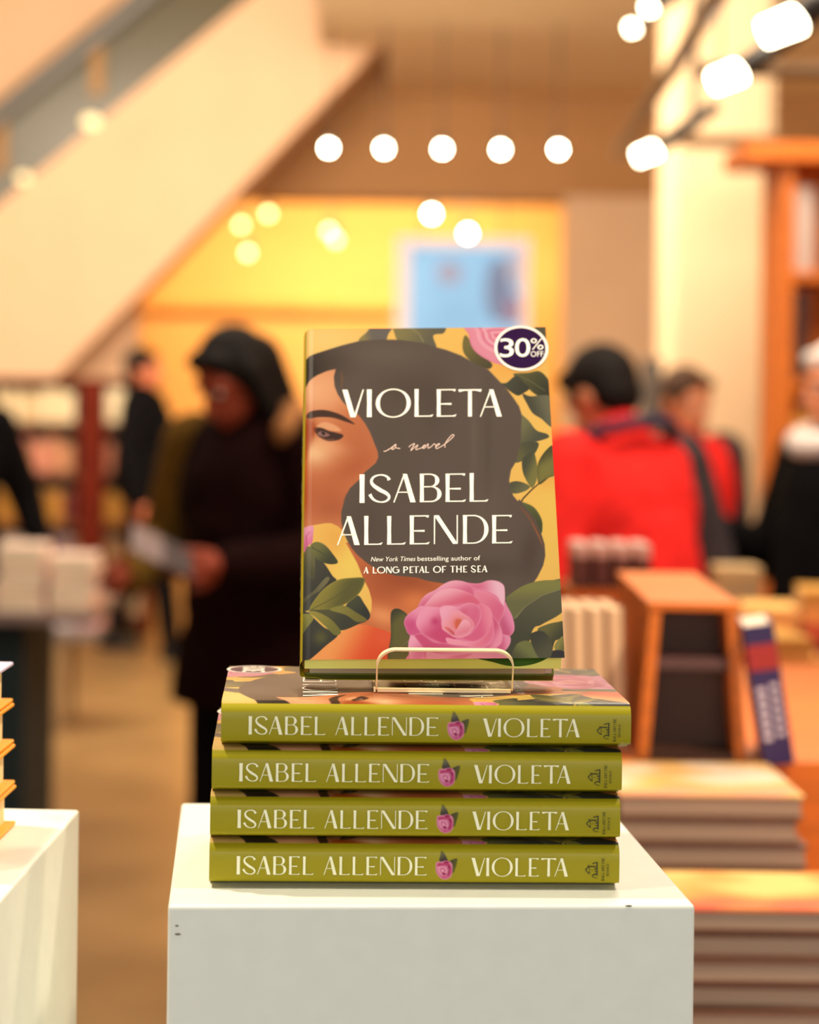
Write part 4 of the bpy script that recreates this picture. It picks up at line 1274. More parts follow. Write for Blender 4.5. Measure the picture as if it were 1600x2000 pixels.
def small_book(loc, w_, d_, h, c, label, group, yaw=0.0):
    m = MB()
    m.box(-w_ / 2, w_ / 2, 0, d_, 0, h, 0, 0)
    m.box(-w_ / 2 + 0.003, w_ / 2 - 0.003, 0.004, d_ - 0.003, h, h + 0.001, 0, 1)
    o = m.build('book', [mat('cover_%d_%d_%d' % c, c, 0.6), M_PAGEF])
    o.location = loc
    o.rotation_euler = (0, 0, yaw)
    return tag(o, label, 'book', group)


for r_, z in enumerate(sz):
    x, i = xl + 0.06, 0
    while x < xm0 - 0.052:
        w_ = random.choice([0.028, 0.032, 0.038, 0.044])
        if x > at(-12, 800, DB).x:
            i += 1
            c = random.choice(pal[r_])
            h = random.uniform(0.17, 0.212)
            small_book((x + w_ / 2, DB + 0.03 + random.random() * 0.02, z + 0.0006), w_, 0.15, h, c,
                       f'book on the {shelfn[r_]} shelf of the red bookcase, {ORD[i - 1]} from the left', 'books in the red bookcase')
        x += w_ + 0.003
    x0_ = xm1 + 0.008
    for k, c in enumerate([pal[r_][3], pal[r_][0]]):
        small_book((x0_ + 0.055 + k * 0.118, DB + 0.05, z + 0.0006), 0.105, 0.03, random.uniform(0.17, 0.205), c,
                   f'face-out book on the {shelfn[r_]} shelf, {"left" if k == 0 else "right"} of the pair right of the post', 'face-out books in the red bookcase')

# book table at the left edge with pale stacks
tz = at(60, 1196, 6.5).z
lt_ = empty('book_table', (at(60, 1100, 6.5).x - 0.25, 6.85, 0))
tag(lt_, 'book table at the left edge under pale stacks, dark base', 'table')
tx = lt_.location.x
MB().box(-0.75, at(188, 1100, 6.5).x - tx, -0.35, 0.45, tz - 0.035, tz, 0.004).build('tabletop', mat('table_grey', (126, 106, 100), 0.5, 0.1, 5), lt_)
MB().box(-0.75, at(42, 1100, 6.5).x - tx, -0.28, 0.38, 0, tz - 0.035).build('base', mat('teal_black_cloth', (16, 34, 38), 0.8, 0.15, 10), lt_)
palp = [(240, 206, 186), (244, 220, 206), (232, 176, 150), (246, 226, 216), (226, 170, 160)]
for k, (x0_, x1_, n, d) in enumerate([(-90, -4, 7, 6.62), (2, 92, 6, 6.58), (100, 186, 5, 6.62)]):
    a_, b_ = at(x0_, 1100, d).x, at(x1_, 1100, d).x
    for i in range(n):
        if x1_ < 0:
            continue
        c = palp[(i + k) % 5]
        m = MB()
        m.box(-(b_ - a_) / 2, (b_ - a_) / 2, 0, 0.2, 0, 0.032, 0.001, 0)
        m.box(-(b_ - a_) / 2 + 0.004, (b_ - a_) / 2 - 0.004, -0.0008, 0.19, 0.004, 0.028, 0, 1)
        o = m.build('book', [mat('cover_%d_%d_%d' % c, c, 0.55), M_PAGEF])
        o.location = ((a_ + b_) / 2 + random.uniform(-0.006, 0.006), d - 0.06, tz + 0.0006 + i * 0.0328)
        o.rotation_euler = (0, 0, random.uniform(-0.05, 0.05))
        tag(o, f'pale pink book, {ORD[i]} from the bottom of the {"left" if k == 1 else "right"} stack on the left table', 'book', 'pale stacks on the left table')
# lower books seen past the table, on a low bench
lb_ = empty('low_bench', (at(92, 1230, 9.5).x, 9.5, 0))
tag(lb_, 'low grey bench with flat books behind the left table', 'bench')
zb2 = at(120, 1232, 9.5).z
MB().box(-0.3, 0.22, 0, 0.45, zb2 - 0.04, zb2).build('seat', mat('bench_grey', (110, 100, 96), 0.6, 0.1, 5), lb_)
for sx in (-0.28, 0.04):
    for sy in (0.01, 0.41):
        MB().box(sx, sx + 0.03, sy, sy + 0.03, 0, zb2 - 0.04).build('leg', mat('bench_leg_wood', (150, 122, 86), 0.6), lb_)
for i, (x, c) in enumerate([(70, (214, 170, 176)), (118, (200, 186, 190)), (170, (206, 150, 150))]):
    o = MB().box(-0.05, 0.05, 0, 0.2, 0, 0.07, 0.004).build('book', mat('cover_%d_%d_%d' % c, c, 0.6))
    o.location = (at(x, 1230, 9.5).x, 9.6, zb2 + 0.0006)
    tag(o, f'thick pale book lying on the low grey bench, {ORD[i]} from the left', 'book', 'books on the low bench')

# ------------------------------------------------------------------ display table on the right, near the window
zA = 0.842
dt = empty('stepped_display_table', (0.50, 2.5, 0))
tag(dt, 'orange-brown stepped display table on the right carrying piles of books', 'table')
MB().box(-0.26, 0.55, -0.52, 1.1, zA - 0.04, zA, 0.003).build('tabletop', M_WOOD, dt)
for sx in (-0.24, 0.49):
    for sy in (-0.49, 1.03):
        MB().box(sx, sx + 0.05, sy, sy + 0.05, 0, zA - 0.04).build('leg', M_WOOD, dt)
zS2 = 1.012
zP = 1.113
MB().box(-0.25, -0.02, -0.21, 0.06, zA, zS2, 0.003).build('riser', M_DARKWOOD, dt)
MB().box(-0.25, 0.24, 0.065, 0.95, zA, zP, 0.003).build('riser', M_WOOD, dt)

M_GREYC = mat('grey_brown_cover', (112, 72, 52), 0.5, 0.12, 30)
M_GREYP = mat('grey_page_block', (176, 148, 128), 0.8, 0.10, 300, stretch=(0.02, 0.02, 1))
M_RUSTP = mat('rust_page_block', (138, 92, 66), 0.8, 0.15, 300, stretch=(0.02, 0.02, 1))


def flat_book(loc, w_, d_, h, cov, page, label, group, yaw=0.0, art=None, th=0.0022, spine=False):
    t = empty('book', loc, (0, 0, yaw))
    tag(t, label, 'book', group)
    MB().box(-w_ / 2, w_ / 2, 0, d_, h - th, h, 0.0008).build('front_cover', cov if art is None else art, t)
    MB().box(-w_ / 2, w_ / 2, 0, d_, 0, th, 0.0008).build('back_cover', cov, t)
    MB().box(-w_ / 2 + 0.002, w_ / 2 - 0.003, 0.002, d_ - 0.003, th, h - th).build('page_block', page, t)
    if spine:
        MB().box(-w_ / 2, w_ / 2, -0.0015, 0.0015, 0.0, h, 0.0006).build('spine', cov, t)
    return t


def blotch(name, c1, c2, c3, scale):
    """Printed cover in three soft colours."""
    m = mat(name, c1, 0.4)
    nt = m.node_tree
    tc, nz, rp = nt.nodes.new('ShaderNodeTexCoord'), nt.nodes.new('ShaderNodeTexNoise'), nt.nodes.new('ShaderNodeValToRGB')
    nz.inputs['Scale'].default_value = scale
    nz.inputs['Detail'].default_value = 1
    rp.color_ramp.elements[0].position, rp.color_ramp.elements[1].position = 0.38, 0.62
    rp.color_ramp.elements[0].color = [*map(float, lin(c1)), 1]
    rp.color_ramp.elements[1].color = [*map(float, lin(c3)), 1]
    e = rp.color_ramp.elements.new(0.5)
    e.color = [*map(float, lin(c2)), 1]
    nt.links.new(tc.outputs['Object'], nz.inputs['Vector'])
    nt.links.new(nz.outputs['Fac'], rp.inputs['Fac'])
    nt.links.new(rp.outputs['Color'], nt.nodes['Principled BSDF'].inputs['Base Color'])
    return m


ART1 = blotch('sunset_cover', (226, 96, 52), (246, 164, 72), (250, 206, 120), 9)
ART2 = blotch('peach_cover', (240, 170, 130), (248, 196, 110), (250, 232, 214), 8)
# front pile, and its neighbour to the right
for k, (xa, xb, n, d) in enumerate([(1240, 1690, 9, 2.05)]):
    a_, b_ = at(xa, 1760, d).x, at(xb, 1760, d).x
    for i in range(n):
        flat_book(((a_ + b_) / 2 + random.uniform(-0.003, 0.003), d + random.uniform(-0.004, 0.004), zA + 0.0004 + i * 0.0245), b_ - a_, 0.155, 0.024,
                  M_GREYC, M_GREYP,
                  f'grey-brown book in the front pile right of the white plinth, {ORD[n - 1 - i]} from the top',
                  'front pile of grey-brown books', random.uniform(-0.02, 0.02), ART1 if i == n - 1 else None, 0.0044)
# pile behind it
a_, b_ = at(1206, 1600, 2.32).x, at(1570, 1600, 2.32).x
for i in range(4):
    flat_book(((a_ + b_) / 2 + [0.0, 0.006, -0.004, 0.002][i], 2.32 + 0.002 * i, zS2 + 0.0004 + i * 0.0262), b_ - a_, 0.2, 0.0258, M_GREYC, M_GREYP,
              f'grey-brown book in the pile behind the front pile, {ORD[3 - i]} from the top', 'second pile of grey-brown books', 0.01 * (i % 2), ART2 if i == 3 else None, 0.0036)
# row of books standing with pale page edges towards the window
for i in range(5):
    p = at(1068 + 36 * i, 1455, 2.60)
    t = empty('book', (p.x, 2.62, zP + 0.0003), (0, -0.03, 0.05))
    tag(t, f'pale book standing page edges forward beside the wooden crate, {ORD[i]} from the left', 'book', 'standing pale books')
    h = 0.172
    MB().box(-0.0108, -0.0085, 0, 0.13, 0, h, 0.0005).build('front_cover', mat('tan_cover', (150, 104, 74), 0.6), t)
    MB().box(0.0085, 0.0108, 0, 0.13, 0, h, 0.0005).build('back_cover', mat('tan_cover', (150, 104, 74), 0.6), t)
    MB().box(-0.0085, 0.0085, 0.002, 0.125, 0.003, h - 0.002).build('page_block', mat('cream_pages', (236, 196, 158), 0.8, 0.06, 200, stretch=(1, 0.02, 0.02)), t)
# wooden crate with sloping sides and dark inside
cr = empty('wooden_crate', (at(1352, 1490, 2.56).x, 2.56, zP + 0.0003), (0, 0, -0.03))
tag(cr, 'small orange wooden crate with sloping sides and a dark open front', 'crate')
hb, hT, hh = 0.064, 0.051, 0.176
for s_, n in [(-1, 'side_panel'), (1, 'side_panel')]:
    MB().prism([(s_ * hb, 0), (s_ * (hb - 0.013), 0), (s_ * (hT - 0.013), hh), (s_ * hT, hh)], 0, 0.40, 'y').build(n, M_WOOD, cr)
MB().box(-hT - 0.003, hT + 0.003, -0.003, 0.42, hh, hh + 0.010, 0.002).build('top_board', M_WOOD, cr)
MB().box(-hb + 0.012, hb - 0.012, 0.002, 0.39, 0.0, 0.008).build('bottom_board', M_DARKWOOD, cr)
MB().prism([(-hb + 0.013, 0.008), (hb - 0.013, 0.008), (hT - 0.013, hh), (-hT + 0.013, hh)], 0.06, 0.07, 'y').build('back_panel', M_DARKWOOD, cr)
MB().box(-hT + 0.009, hT - 0.009, 0.010, 0.06, hh * 0.60, hh * 0.60 + 0.014).build('shelf', mat('plum_shelf', (92, 62, 62), 0.6), cr)
# navy book leaning against the crate
nb = empty('book', (at(1520, 1494, 2.54).x, 2.53, zP + 0.0008), (0, -0.165, -0.12))
tag(nb, 'navy purple book standing tilted against the right side of the wooden crate', 'book')
M_NAVY = mat('navy_cover', (54, 36, 92), 0.45, 0.1, 10)
MB().box(-0.018, 0.018, 0, 0.004, 0, 0.165, 0.001).build('spine', M_NAVY, nb)
MB().box(-0.018, -0.0155, 0.002, 0.13, 0, 0.165, 0.0006).build('back_cover', M_NAVY, nb)
MB().box(0.0155, 0.018, 0.002, 0.13, 0, 0.165, 0.0006).build('front_cover', M_NAVY, nb)
MB().box(-0.0155, 0.0155, 0.004, 0.126, 0.002, 0.162).build('page_block', mat('white_pages', (248, 232, 214), 0.8), nb)
MB().box(-0.0175, 0.0175, -0.0006, 0, 0.112, 0.142).build('spine_band', mat('red_band', (170, 44, 40), 0.5), nb)
sp_ = MB()
for k in range(6):
    sp_.box(-0.013, -0.003, -0.0006, 0, 0.030 + k * 0.011, 0.037 + k * 0.011)
    sp_.box(0.003, 0.012, -0.0006, 0, 0.034 + k * 0.011, 0.040 + k * 0.011)
sp_.build('spine_print', mat('pale_spine_print', (222, 206, 226), 0.5), nb)
# four small books behind the row
p = at(1200, 1150, 3.3)
rs = empty('riser_block', (p.x + 0.0, 3.3, zP))
tag(rs, 'wooden riser block behind the standing pale books', 'riser')
MB().box(-0.07, 0.07, 0, 0.14, 0.0003, p.z - zP, 0.003).build('block', M_WOOD, rs)
for i in range(4):
    t = empty('book', (p.x - 0.048 + i * 0.031, 3.31, p.z + 0.0005))
    tag(t, f'small dark book with a pink top on the riser block, {ORD[i]} from the left', 'book', 'small books on the riser')
    MB().box(-0.012, 0.012, 0, 0.1, 0, 0.044, 0.001).build('cover', mat('plum_cover', (110, 60, 52), 0.55), t)
    MB().box(-0.012, 0.012, -0.001, 0.1, 0.0445, 0.066, 0.004).build('page_block', mat('pink_pages', (240, 196, 180), 0.8), t)

# ------------------------------------------------------------------ wide table further back on the right
zW = 1.0
wt = empty('book_table', (1.10, 4.25, 0))
tag(wt, 'wide orange wooden book table behind the stepped display on the right', 'table')
MB().box(-0.42, 0.70, -0.6, 0.36, zW - 0.05, zW, 0.004).build('tabletop', M_WOOD, wt)
for sx in (-0.40, 0.62):
    for sy in (-0.57, 0.28):
        MB().box(sx, sx + 0.06, sy, sy + 0.06, 0, zW - 0.05).build('leg', M_WOOD, wt)
cols = [(240, 160, 70), (236, 128, 60), (250, 196, 120), (206, 92, 60), (206, 150, 60), (248, 194, 110), (214, 120, 90), (150, 60, 40), (244, 176, 90)]
spots = [(1408, 1180, 3.75, 3), (1535, 1225, 3.72, 4), (1385, 1135, 4.32, 3), (1505, 1130, 4.22, 4), (1625, 1150, 4.25, 5), (1272, 1120, 4.36, 3)]
kk = 0
for s_, (x, y, d, n) in enumerate(spots):
    X = at(x, y, d).x
    for i in range(n):
        c = cols[(kk * 5 + s_) % len(cols)]
        kk += 1
        flat_book((X + random.uniform(-0.008, 0.008), d, zW + 0.0003 + i * 0.0315), 0.104, 0.17, 0.031, mat('cover_%d_%d_%d' % c, c, 0.5), M_PAGEF,
                  f'bright book {ORD[i]} from the bottom of the {["pile nearest the crate", "right front pile", "pile behind the crate", "middle back pile", "tall back pile", "far left back pile"][s_]} on the wide table',
                  'piles on the wide orange table', random.uniform(-0.12, 0.12), spine=True)
bx = empty('grey_box', (at(1446, 1090, 4.47).x, 4.47, zW + 0.0003))
tag(bx, 'grey-beige upright box on the back of the wide orange table', 'box')
MB().box(-0.045, 0.045, 0, 0.1, 0, 0.16, 0.003).build('carton', mat('grey_carton', (176, 150, 112), 0.6, 0.05, 10), bx)
MB().box(-0.046, 0.046, -0.001, 0.101, 0.1605, 0.185, 0.003).build('lid', mat('grey_lid', (196, 166, 120), 0.6), bx)

# shelving with pictures at the right edge
DS = 7.4
sx0, sx1 = at(1528, 700, DS).x, at(1700, 700, DS).x
sh = empty('wall_shelf_unit', ((sx0 + sx1) / 2, DS, 0))
tag(sh, 'orange wooden shelving unit with lit bays at the right edge', 'shelving')
o0 = (sx0 + sx1) / 2
zz = [at(1560, y, DS).z for y in (316, 530, 740, 930, 1120)]
MB().box(sx0 - o0, sx0 - o0 + 0.035, 0, 0.4, 0, zz[0]).build('side_panel', M_WOOD, sh)
MB().box(sx1 - o0 - 0.035, sx1 - o0, 0, 0.4, 0, zz[0]).build('side_panel', M_WOOD, sh)
MB().box(sx0 - o0, sx1 - o0, 0.37, 0.4, 0, zz[0]).build('back_panel', mat('orange_back_panel', (240, 140, 40), 0.6, 0.1, 3), sh)
MB().box(sx0 - o0 - 0.14, sx1 - o0, -0.05, 0.42, zz[0], zz[0] + 0.06, 0.005).build('top_board', M_WOOD, sh)
for z in zz[1:]:
    MB().box(sx0 - o0 + 0.035, sx1 - o0 - 0.035, 0.0, 0.37, z - 0.03, z).build('shelf', M_WOOD, sh)
for (xa, xb, ya, yb, c, nme, lb) in [(1534, 1600, 520, 362, (206, 184, 170), 'picture_board', 'pale grey picture board in the top bay of the right shelving'),
                                     (1534, 1585, 575, 535, (56, 30, 26), 'dark_box', 'dark brown box high in the second bay of the right shelving')]:
    a_, b_ = at(xa, ya, DS - 0.02), at(xb, yb, DS - 0.02)
    z0_ = zz[1] if nme == 'picture_board' else zz[2]
    if nme == 'dark_box':
        o = MB().box(a_.x, b_.x, DS + 0.02, DS + 0.22, z0_ + 0.0005, z0_ + 0.30, 0.004).build(nme, mat('dark_box_card', c, 0.6, 0.1, 8))
    else:
        o = MB().box(a_.x, b_.x, DS + 0.05, DS + 0.07, z0_ + 0.0005, b_.z, 0.003).build(nme, mat('pale_picture', c, 0.6, 0.1, 3))
    tag(o, lb, 'board' if nme == 'picture_board' else 'box')
for r_, z in enumerate(zz[2:4]):
    x, i = sx0 + 0.05, 0
    while x < at(1600, 700, DS).x - 0.02:
        w_ = random.choice([0.03, 0.036, 0.042])
        i += 1
        if not (r_ == 0 and x < at(1590, 700, DS).x):
            small_book((x + w_ / 2, DS + 0.05, z + 0.0005), w_, 0.16, random.uniform(0.2, 0.25), random.choice([(236, 130, 40), (246, 170, 70), (210, 90, 40), (250, 200, 120)]),
                       f'orange book on the {"third" if r_ == 0 else "fourth"} shelf of the right shelving, {ORD[i - 1]} from the left', 'books in the right shelving')
        x += w_ + 0.003

# ================================================================== PEOPLE
M_SKIN = mat('skin', (206, 128, 88), 0.55, 0.06, 30)
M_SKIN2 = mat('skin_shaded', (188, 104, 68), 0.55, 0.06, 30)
M_HAIR = mat('black_hair', (22, 16, 13), 0.7, 0.3, 60, spec=0.15)
M_EYE = mat('eye_white', (230, 222, 210), 0.3)
M_IRIS = mat('iris_brown', (40, 24, 16), 0.3)


def person(label, loc, face, H, wear, pose=None, skin=M_SKIN, hair=M_HAIR, hair_len='short'):
    """Standing figure facing -Y before turning by 'face' degrees. wear: name -> material."""
    P = dict(bend=0.0, head_pitch=0.0, head_yaw=0.0, stride=0.0, coat_len=0.80, coat_w=1.0)
    P.update(pose or {})
    k = H / 1.70
    t = empty('person', loc, (0, 0, R(face)))
    t.scale = (k, k, k)
    tag(t, label, 'person')
    V = Vector
    Rb = Matrix.Rotation(R(P['bend']), 3, 'X')          # leaning forward
    piv = V((0, 0, 0.95))
    U = lambda x, y, z: piv + Rb @ (V((x, y, z)) - piv)
    Rh = Rb @ Matrix.Rotation(R(P['head_yaw']), 3, 'Z') @ Matrix.Rotation(R(P['head_pitch']), 3, 'X')
    neck = U(0, 0.015, 1.46)
    HD = lambda x, y, z: neck + Rh @ V((x, y, z))
    sh = {s: U(0.175 * s, 0.01, 1.395) for s in (-1, 1)}
    el = {s: V(P.get('elbow%+d' % s, (0.235 * s, 0.03, 1.12))) for s in (-1, 1)}
    wr = {s: V(P.get('wrist%+d' % s, (0.245 * s, -0.05, 0.88))) for s in (-1, 1)}
    hip = {s: V((0.09 * s, 0, 0.92)) for s in (-1, 1)}
    st_ = P['stride']
    kn = {s: V((0.095 * s, -0.03 - 0.5 * st_ * s, 0.50)) for s in (-1, 1)}
    an = {s: V((0.095 * s, 0.02 - st_ * s, 0.085 + (0.03 if st_ * s < 0 else 0))) for s in (-1, 1)}
    # body: one skin
    m = MB()
    m.limb(U(0, 0, 0.98), U(0, 0, 1.15), 0.135, 0.125)
    m.ball(U(0, 0, 1.27), (0.165, 0.112, 0.17), 18)
    m.ball(piv, (0.165, 0.125, 0.13), 18)
    m.limb(U(-0.13, 0.01, 1.38), U(0.13, 0.01, 1.38), 0.062, 0.062)
    m.limb(U(0, 0.012, 1.38), HD(0, 0.0, 0.05), 0.058, 0.052)
    m.ball(HD(0, 0.005, 0.135), (0.074, 0.093, 0.098), 20, rot=Rh)
    m.ball(HD(0, -0.030, 0.075), (0.056, 0.062, 0.066), 16, rot=Rh)
    m.ball(HD(0, -0.066, 0.040), (0.026, 0.022, 0.022), 10, rot=Rh)            # chin
    m.limb(HD(0, -0.084, 0.128), HD(0, -0.106, 0.092), 0.009, 0.014, 8)        # nose
    m.limb(HD(-0.017, -0.088, 0.066), HD(0.017, -0.088, 0.066), 0.0075, 0.0075, 8)   # lips
    for s in (-1, 1):
        m.ball(HD(0.076 * s, 0.012, 0.115), (0.012, 0.022, 0.032), 10, rot=Rh)       # ears
        m.limb(HD(0.014 * s, -0.082, 0.150), HD(0.05 * s, -0.072, 0.148), 0.009, 0.008, 8)   # brow
        m.limb(sh[s], el[s], 0.054, 0.040)
        m.limb(el[s], wr[s], 0.040, 0.028)
        m.limb(hip[s], kn[s], 0.085, 0.058)
        m.limb(kn[s], an[s], 0.056, 0.036)
        d = (wr[s] - el[s]).normalized()
        if 'hand%+d' % s in P:
            d = V(P['hand%+d' % s]).normalized()
        side = V((-s, 0, 0)) - d * V((-s, 0, 0)).dot(d)
        if side.length < 0.2:
            side = V((0, -1, 0)) - d * V((0, -1, 0)).dot(d)
        side.normalize()                                   # palm looks this way
        acr = d.cross(side).normalized()
        pc_ = wr[s] + d * 0.05
        m.limb(wr[s], pc_ + d * 0.01, 0.026, 0.026)
        for f, (off, ln) in enumerate([(-0.030, 0.072), (-0.010, 0.080), (0.010, 0.076), (0.030, 0.060)]):
            b0 = wr[s] + d * 0.045 + acr * off * 0.8
            b1 = wr[s] + d * 0.090 + acr * off
            b2 = b1 + (d * 0.85 + side * 0.5).normalized() * ln * 0.55
            b3 = b2 + (d * 0.35 + side * 0.9).normalized() * ln * 0.45
            m.limb(b0, b1, 0.013, 0.0105, 8)
            m.limb(b1, b2, 0.0100, 0.0088, 8)
            m.limb(b2, b3, 0.0088, 0.0078, 8)
        sg = -1 if acr.y > 0 else 1
        th0 = wr[s] + d * 0.025 + acr * 0.022 * sg
        th1 = th0 + (d * 0.6 + acr * sg * 0.7 + side * 0.4).normalized() * 0.040
        th2 = th1 + (d * 0.85 + acr * sg * 0.2 + side * 0.5).normalized() * 0.032
        m.limb(th0, th1, 0.014, 0.0105, 8)
        m.limb(th1, th2, 0.0105, 0.0085, 8)
    m.melt('body', skin, t, 0.0062, 4)
    for s in (-1, 1):
        MB().ball(HD(0.031 * s, -0.0755, 0.128), 0.0092, 10).build('eye', M_EYE, t, True)['label'] = 'eye'
        MB().ball(HD(0.031 * s, -0.0815, 0.128), 0.0046, 8).build('iris', M_IRIS, t, True)
    MB().limb(HD(-0.02, -0.0945, 0.066), HD(0.02, -0.0945, 0.066), 0.003, 0.003, 8).build('mouth', mat('lip_colour', (150, 66, 56), 0.5), t, True)
    # hair
    m = MB()
    m.ball(HD(0, 0.022, 0.155), (0.088, 0.098, 0.098), 18, rot=Rh)
    m.ball(HD(0, 0.045, 0.115), (0.078, 0.062, 0.075), 16, rot=Rh)
    m.limb(HD(-0.045, -0.050, 0.200), HD(0.045, -0.050, 0.200), 0.024, 0.024)
    if hair_len == 'long':
        for s in (-1, 1):
            m.limb(HD(0.075 * s, 0.0, 0.15), HD(0.085 * s, 0.01, -0.03), 0.034, 0.024)
        m.limb(HD(0, 0.075, 0.12), HD(0, 0.085, -0.08), 0.08, 0.06)
    m.melt('hair', hair, t, 0.009, 3)
    # trousers, shoes
    m = MB()
    m.ball(piv - V((0, 0, 0.01)), (0.178, 0.138, 0.12), 18)
    for s in (-1, 1):
        m.limb(hip[s], kn[s], 0.100, 0.074)
        m.limb(kn[s], an[s] + V((0, 0, 0.02)), 0.072, 0.058)
    m.melt('trousers', wear['trousers'], t, 0.012, 3)
    for s in (-1, 1):
        a = an[s]
        m = MB()
        m.limb(a, a + V((0, 0.03, -0.04)), 0.048, 0.042)
        m.limb(a + V((0, 0.03, -0.045)), a + V((0.012 * s, -0.15, -0.05)), 0.040, 0.034)
        m.melt('shoe', wear.get('shoes', M_BLACK), t, 0.009, 3)
    # coat or jacket: body, skirt and sleeves are one garment unless the sleeves differ
    m = MB()
    m.ball(U(0, 0, 1.27), (0.205, 0.150, 0.20), 20)
    m.limb(U(-0.145, 0.012, 1.385), U(0.145, 0.012, 1.385), 0.082, 0.082)
    m.limb(U(0, 0, 1.0), U(0, 0, 1.2), 0.185, 0.170)
    m.limb(U(0, 0.02, 1.40), U(0, 0.012, 1.455), 0.095, 0.080)
    cl = P['coat_len']
    cw = P['coat_w']
    hem = [(1.10, 0.172, 0.140), (0.98, 0.186, 0.155), ((0.98 + cl) / 2, 0.200 * cw, 0.165 * cw), (cl, 0.212 * cw, 0.175 * cw)]
    rv, rf = [], []
    for (z_, rx_, ry_) in hem:
        c_ = U(0, 0, z_) if z_ > 0.95 else V((0, 0, z_))
        rv += [c_ + V((rx_ * math.cos(a_), ry_ * math.sin(a_), 0)) for a_ in np.linspace(0, 2 * math.pi, 28, endpoint=False)]
    for i_ in range(len(hem) - 1):
        rf += [(i_ * 28 + k_, (i_ + 1) * 28 + k_, (i_ + 1) * 28 + (k_ + 1) % 28, i_ * 28 + (k_ + 1) % 28) for k_ in range(28)]
    rf += [tuple(range(28)), tuple(3 * 28 + k_ for k_ in range(28))[::-1]]
    m.add(rv, rf)
    sl = MB()
    for s in (-1, 1):
        for tgt in ([sl] if 'sleeves' in wear else [m]):
            tgt.limb(sh[s], el[s], 0.084, 0.072)
            tgt.limb(el[s], wr[s] - (wr[s] - el[s]).normalized() * 0.01, 0.071, 0.052)
    m.melt('coat', wear['coat'], t, 0.013, 4)
    if 'sleeves' in wear:
        for s in (-1, 1):
            q = MB()
            q.limb(sh[s], el[s], 0.088, 0.074)
            q.limb(el[s], wr[s] - (wr[s] - el[s]).normalized() * 0.01, 0.073, 0.054)
            q.melt('sleeve', wear['left_sleeve'] if s > 0 and 'left_sleeve' in wear else wear['sleeves'], t, 0.012, 3)
    if 'collar' in wear:
        m = MB()
        ring = [U(0.135 * math.cos(a), 0.02 + 0.115 * math.sin(a), 1.455 + 0.03 * math.sin(a)) for a in np.linspace(0, 2 * math.pi, 17)]
        for a, b in zip(ring[:-1], ring[1:]):
            m.limb(a, b, wear.get('collar_r', 0.045), wear.get('collar_r', 0.045), 10)
        m.melt('collar', wear['collar'], t, 0.011, 3)
    return t, U


CL = lambda n, c: mat(n, c, 0.95, 0.25, 25, spec=0.08)
M_COATLIT = CL('coat_lit_olive', (104, 76, 28))  # lit side of the reader's coat, light put into the colour
M_COATSHADE = CL('coat_shade_maroon', (26, 7, 6))  # same coat on its shaded side, shade put into the colour
M_RED = CL('red_padded_cloth', (240, 44, 40))
M_CHAR = CL('charcoal_cloth', (62, 54, 56))
M_NIGHT = CL('night_black_cloth', (12, 10, 11))
M_FUR = mat('tan_fur', (150, 98, 52), 0.95, 0.4, 60, bump=0.6)

# dark-coated reader in front of the bookcases, head bowed over a magazine
px = at(508, 900, 5.4).x
_t, _U = person('person in a long dark coat with fur-edged hood, reading with bowed head', (px, 5.4, 0), -34, 1.70,
       {'coat': M_COATSHADE, 'trousers': M_NIGHT, 'sleeves': M_COATLIT, 'left_sleeve': M_COATSHADE, },
       {'bend': 6, 'head_pitch': 26, 'head_yaw': -12, 'coat_len': 0.76, 'coat_w': 1.1, 'elbow-1': (-0.29, 0.0, 1.13), 'wrist-1': (-0.20, -0.26, 1.08), 'elbow+1': (0.24, -0.06, 1.13), 'wrist+1': (0.10, -0.27, 1.12),
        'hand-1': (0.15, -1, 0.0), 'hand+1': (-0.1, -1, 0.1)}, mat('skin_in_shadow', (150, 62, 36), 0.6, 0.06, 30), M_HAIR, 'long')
_hood = MB()
for i_ in range(6):
    a0_, a1_ = (math.pi * (0.02 + 0.16 * k_) for k_ in (i_, i_ + 1))
    _hood.limb(_U(0.15 * math.cos(a0_), 0.05 + 0.10 * math.sin(a0_) - 0.10 * math.cos(a0_), 1.44 + 0.04 * math.sin(a0_)), _U(0.15 * math.cos(a1_), 0.05 + 0.10 * math.sin(a1_) - 0.10 * math.cos(a1_), 1.44 + 0.04 * math.sin(a1_)), 0.04, 0.04, 10)
_hood.melt('fur_hood_edge', M_FUR, _t, 0.011, 3)
mg = empty('magazine', (at(318, 1078, 4.98).x, 4.98, at(318, 1078, 4.98).z), (0.5, 0.42, 0.3))
tag(mg, 'pale grey open magazine held by the person in the dark brown coat', 'magazine')
MB().box(-0.08, 0.0, -0.06, 0.06, -0.004, 0.004, 0.002).build('left_pages', mat('magazine_grey', (128, 110, 108), 0.5, 0.1, 12), mg)
MB().box(0.001, 0.075, -0.06, 0.06, -0.004, 0.004, 0.002).build('right_pages', mat('magazine_dark', (70, 58, 58), 0.5, 0.1, 12), mg)

px = at(284, 900, 12.2).x
person('person in black walking past the far bookcase with one foot behind', (px, 12.2, 0), 80, 1.74, {'coat': M_NIGHT, 'trousers': M_NIGHT}, {'stride': -0.20, 'coat_len': 0.88, 'coat_w': 0.85}, M_SKIN2)

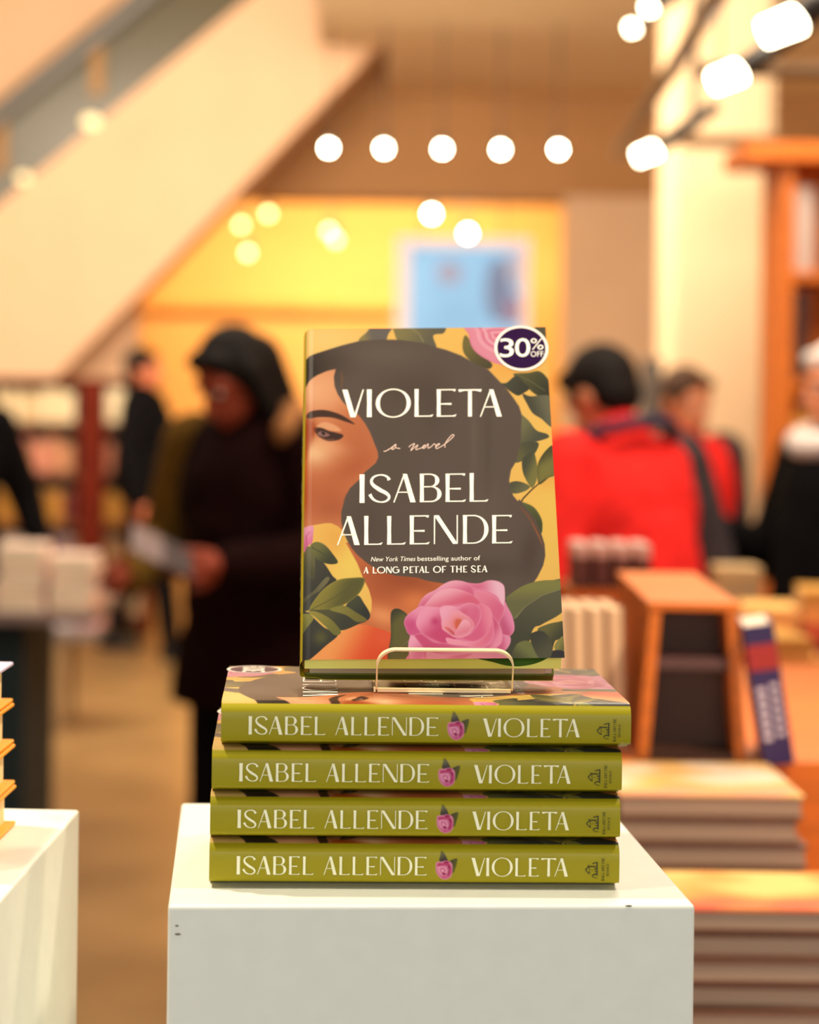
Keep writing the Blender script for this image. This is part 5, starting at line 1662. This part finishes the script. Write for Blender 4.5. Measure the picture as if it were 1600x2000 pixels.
px = at(1252, 900, 5.2).x
_, _U = person('person with back turned in a red jacket with charcoal sleeves, right of the novel', (px, 5.2, 0), 214, 1.67,
               {'coat': M_RED, 'trousers': M_NIGHT, 'sleeves': M_CHAR, 'left_sleeve': M_RED, 'collar': CL('navy_cloth', (58, 54, 74)), 'collar_r': 0.02},
               {'bend': 10, 'head_pitch': 24, 'head_yaw': 8, 'coat_len': 0.86, 'elbow-1': (-0.25, -0.02, 1.12), 'wrist-1': (-0.18, -0.26, 1.08), 'elbow+1': (0.25, -0.02, 1.12), 'wrist+1': (0.18, -0.26, 1.08)}, M_SKIN)
px = at(1338, 900, 7.2).x
person('person in a red jacket half hidden beside the column, right of the other red jacket', (px, 7.2, 0), 30, 1.62,
       {'coat': M_RED, 'trousers': M_NIGHT, 'sleeves': M_CHAR}, {'coat_len': 0.86, 'head_pitch': 10}, M_SKIN, mat('brown_hair', (70, 42, 24), 0.5, 0.3, 60))
px = at(1640, 900, 5.6).x
person('person with white hair in a black jacket and pale scarf at the right edge', (px, 5.6, 0), -70, 1.68,
       {'coat': M_NIGHT, 'trousers': M_NIGHT, 'collar': mat('white_scarf', (236, 222, 214), 0.9, 0.1, 40), 'collar_r': 0.04},
       {'head_pitch': 8, 'elbow-1': (-0.25, -0.05, 1.12), 'wrist-1': (-0.20, -0.28, 1.20), 'coat_len': 0.8}, M_SKIN, mat('white_hair', (232, 222, 214), 0.6, 0.1, 60))
px = at(-98, 900, 8.2).x
person('person in black beyond the pale stacks at the left edge', (px, 8.2, 0), 25, 1.68, {'coat': M_NIGHT, 'trousers': M_NIGHT},
       {'bend': 4, 'head_pitch': 15, 'elbow+1': (0.30, 0.0, 1.12), 'wrist+1': (0.34, -0.12, 0.90), 'coat_w': 1.15}, M_SKIN2)
# grey strip added to stand in for the shaded left side of the column
gp = empty('column_shade_strip', (at(1274, 800, 8.0).x, 8.0, 0))
tag(gp, 'slim grey display post between the two red jackets', 'post')
MB().box(-0.035, 0.035, 0, 0.06, 0.03, at(1278, 700, 8.0).z, 0.004).build('upright', mat('column_shade_grey', (104, 98, 88), 0.5, 0.05, 8), gp)
MB().box(-0.16, 0.16, -0.1, 0.16, 0, 0.03, 0.005).build('foot_plate', M_DKMETAL, gp)
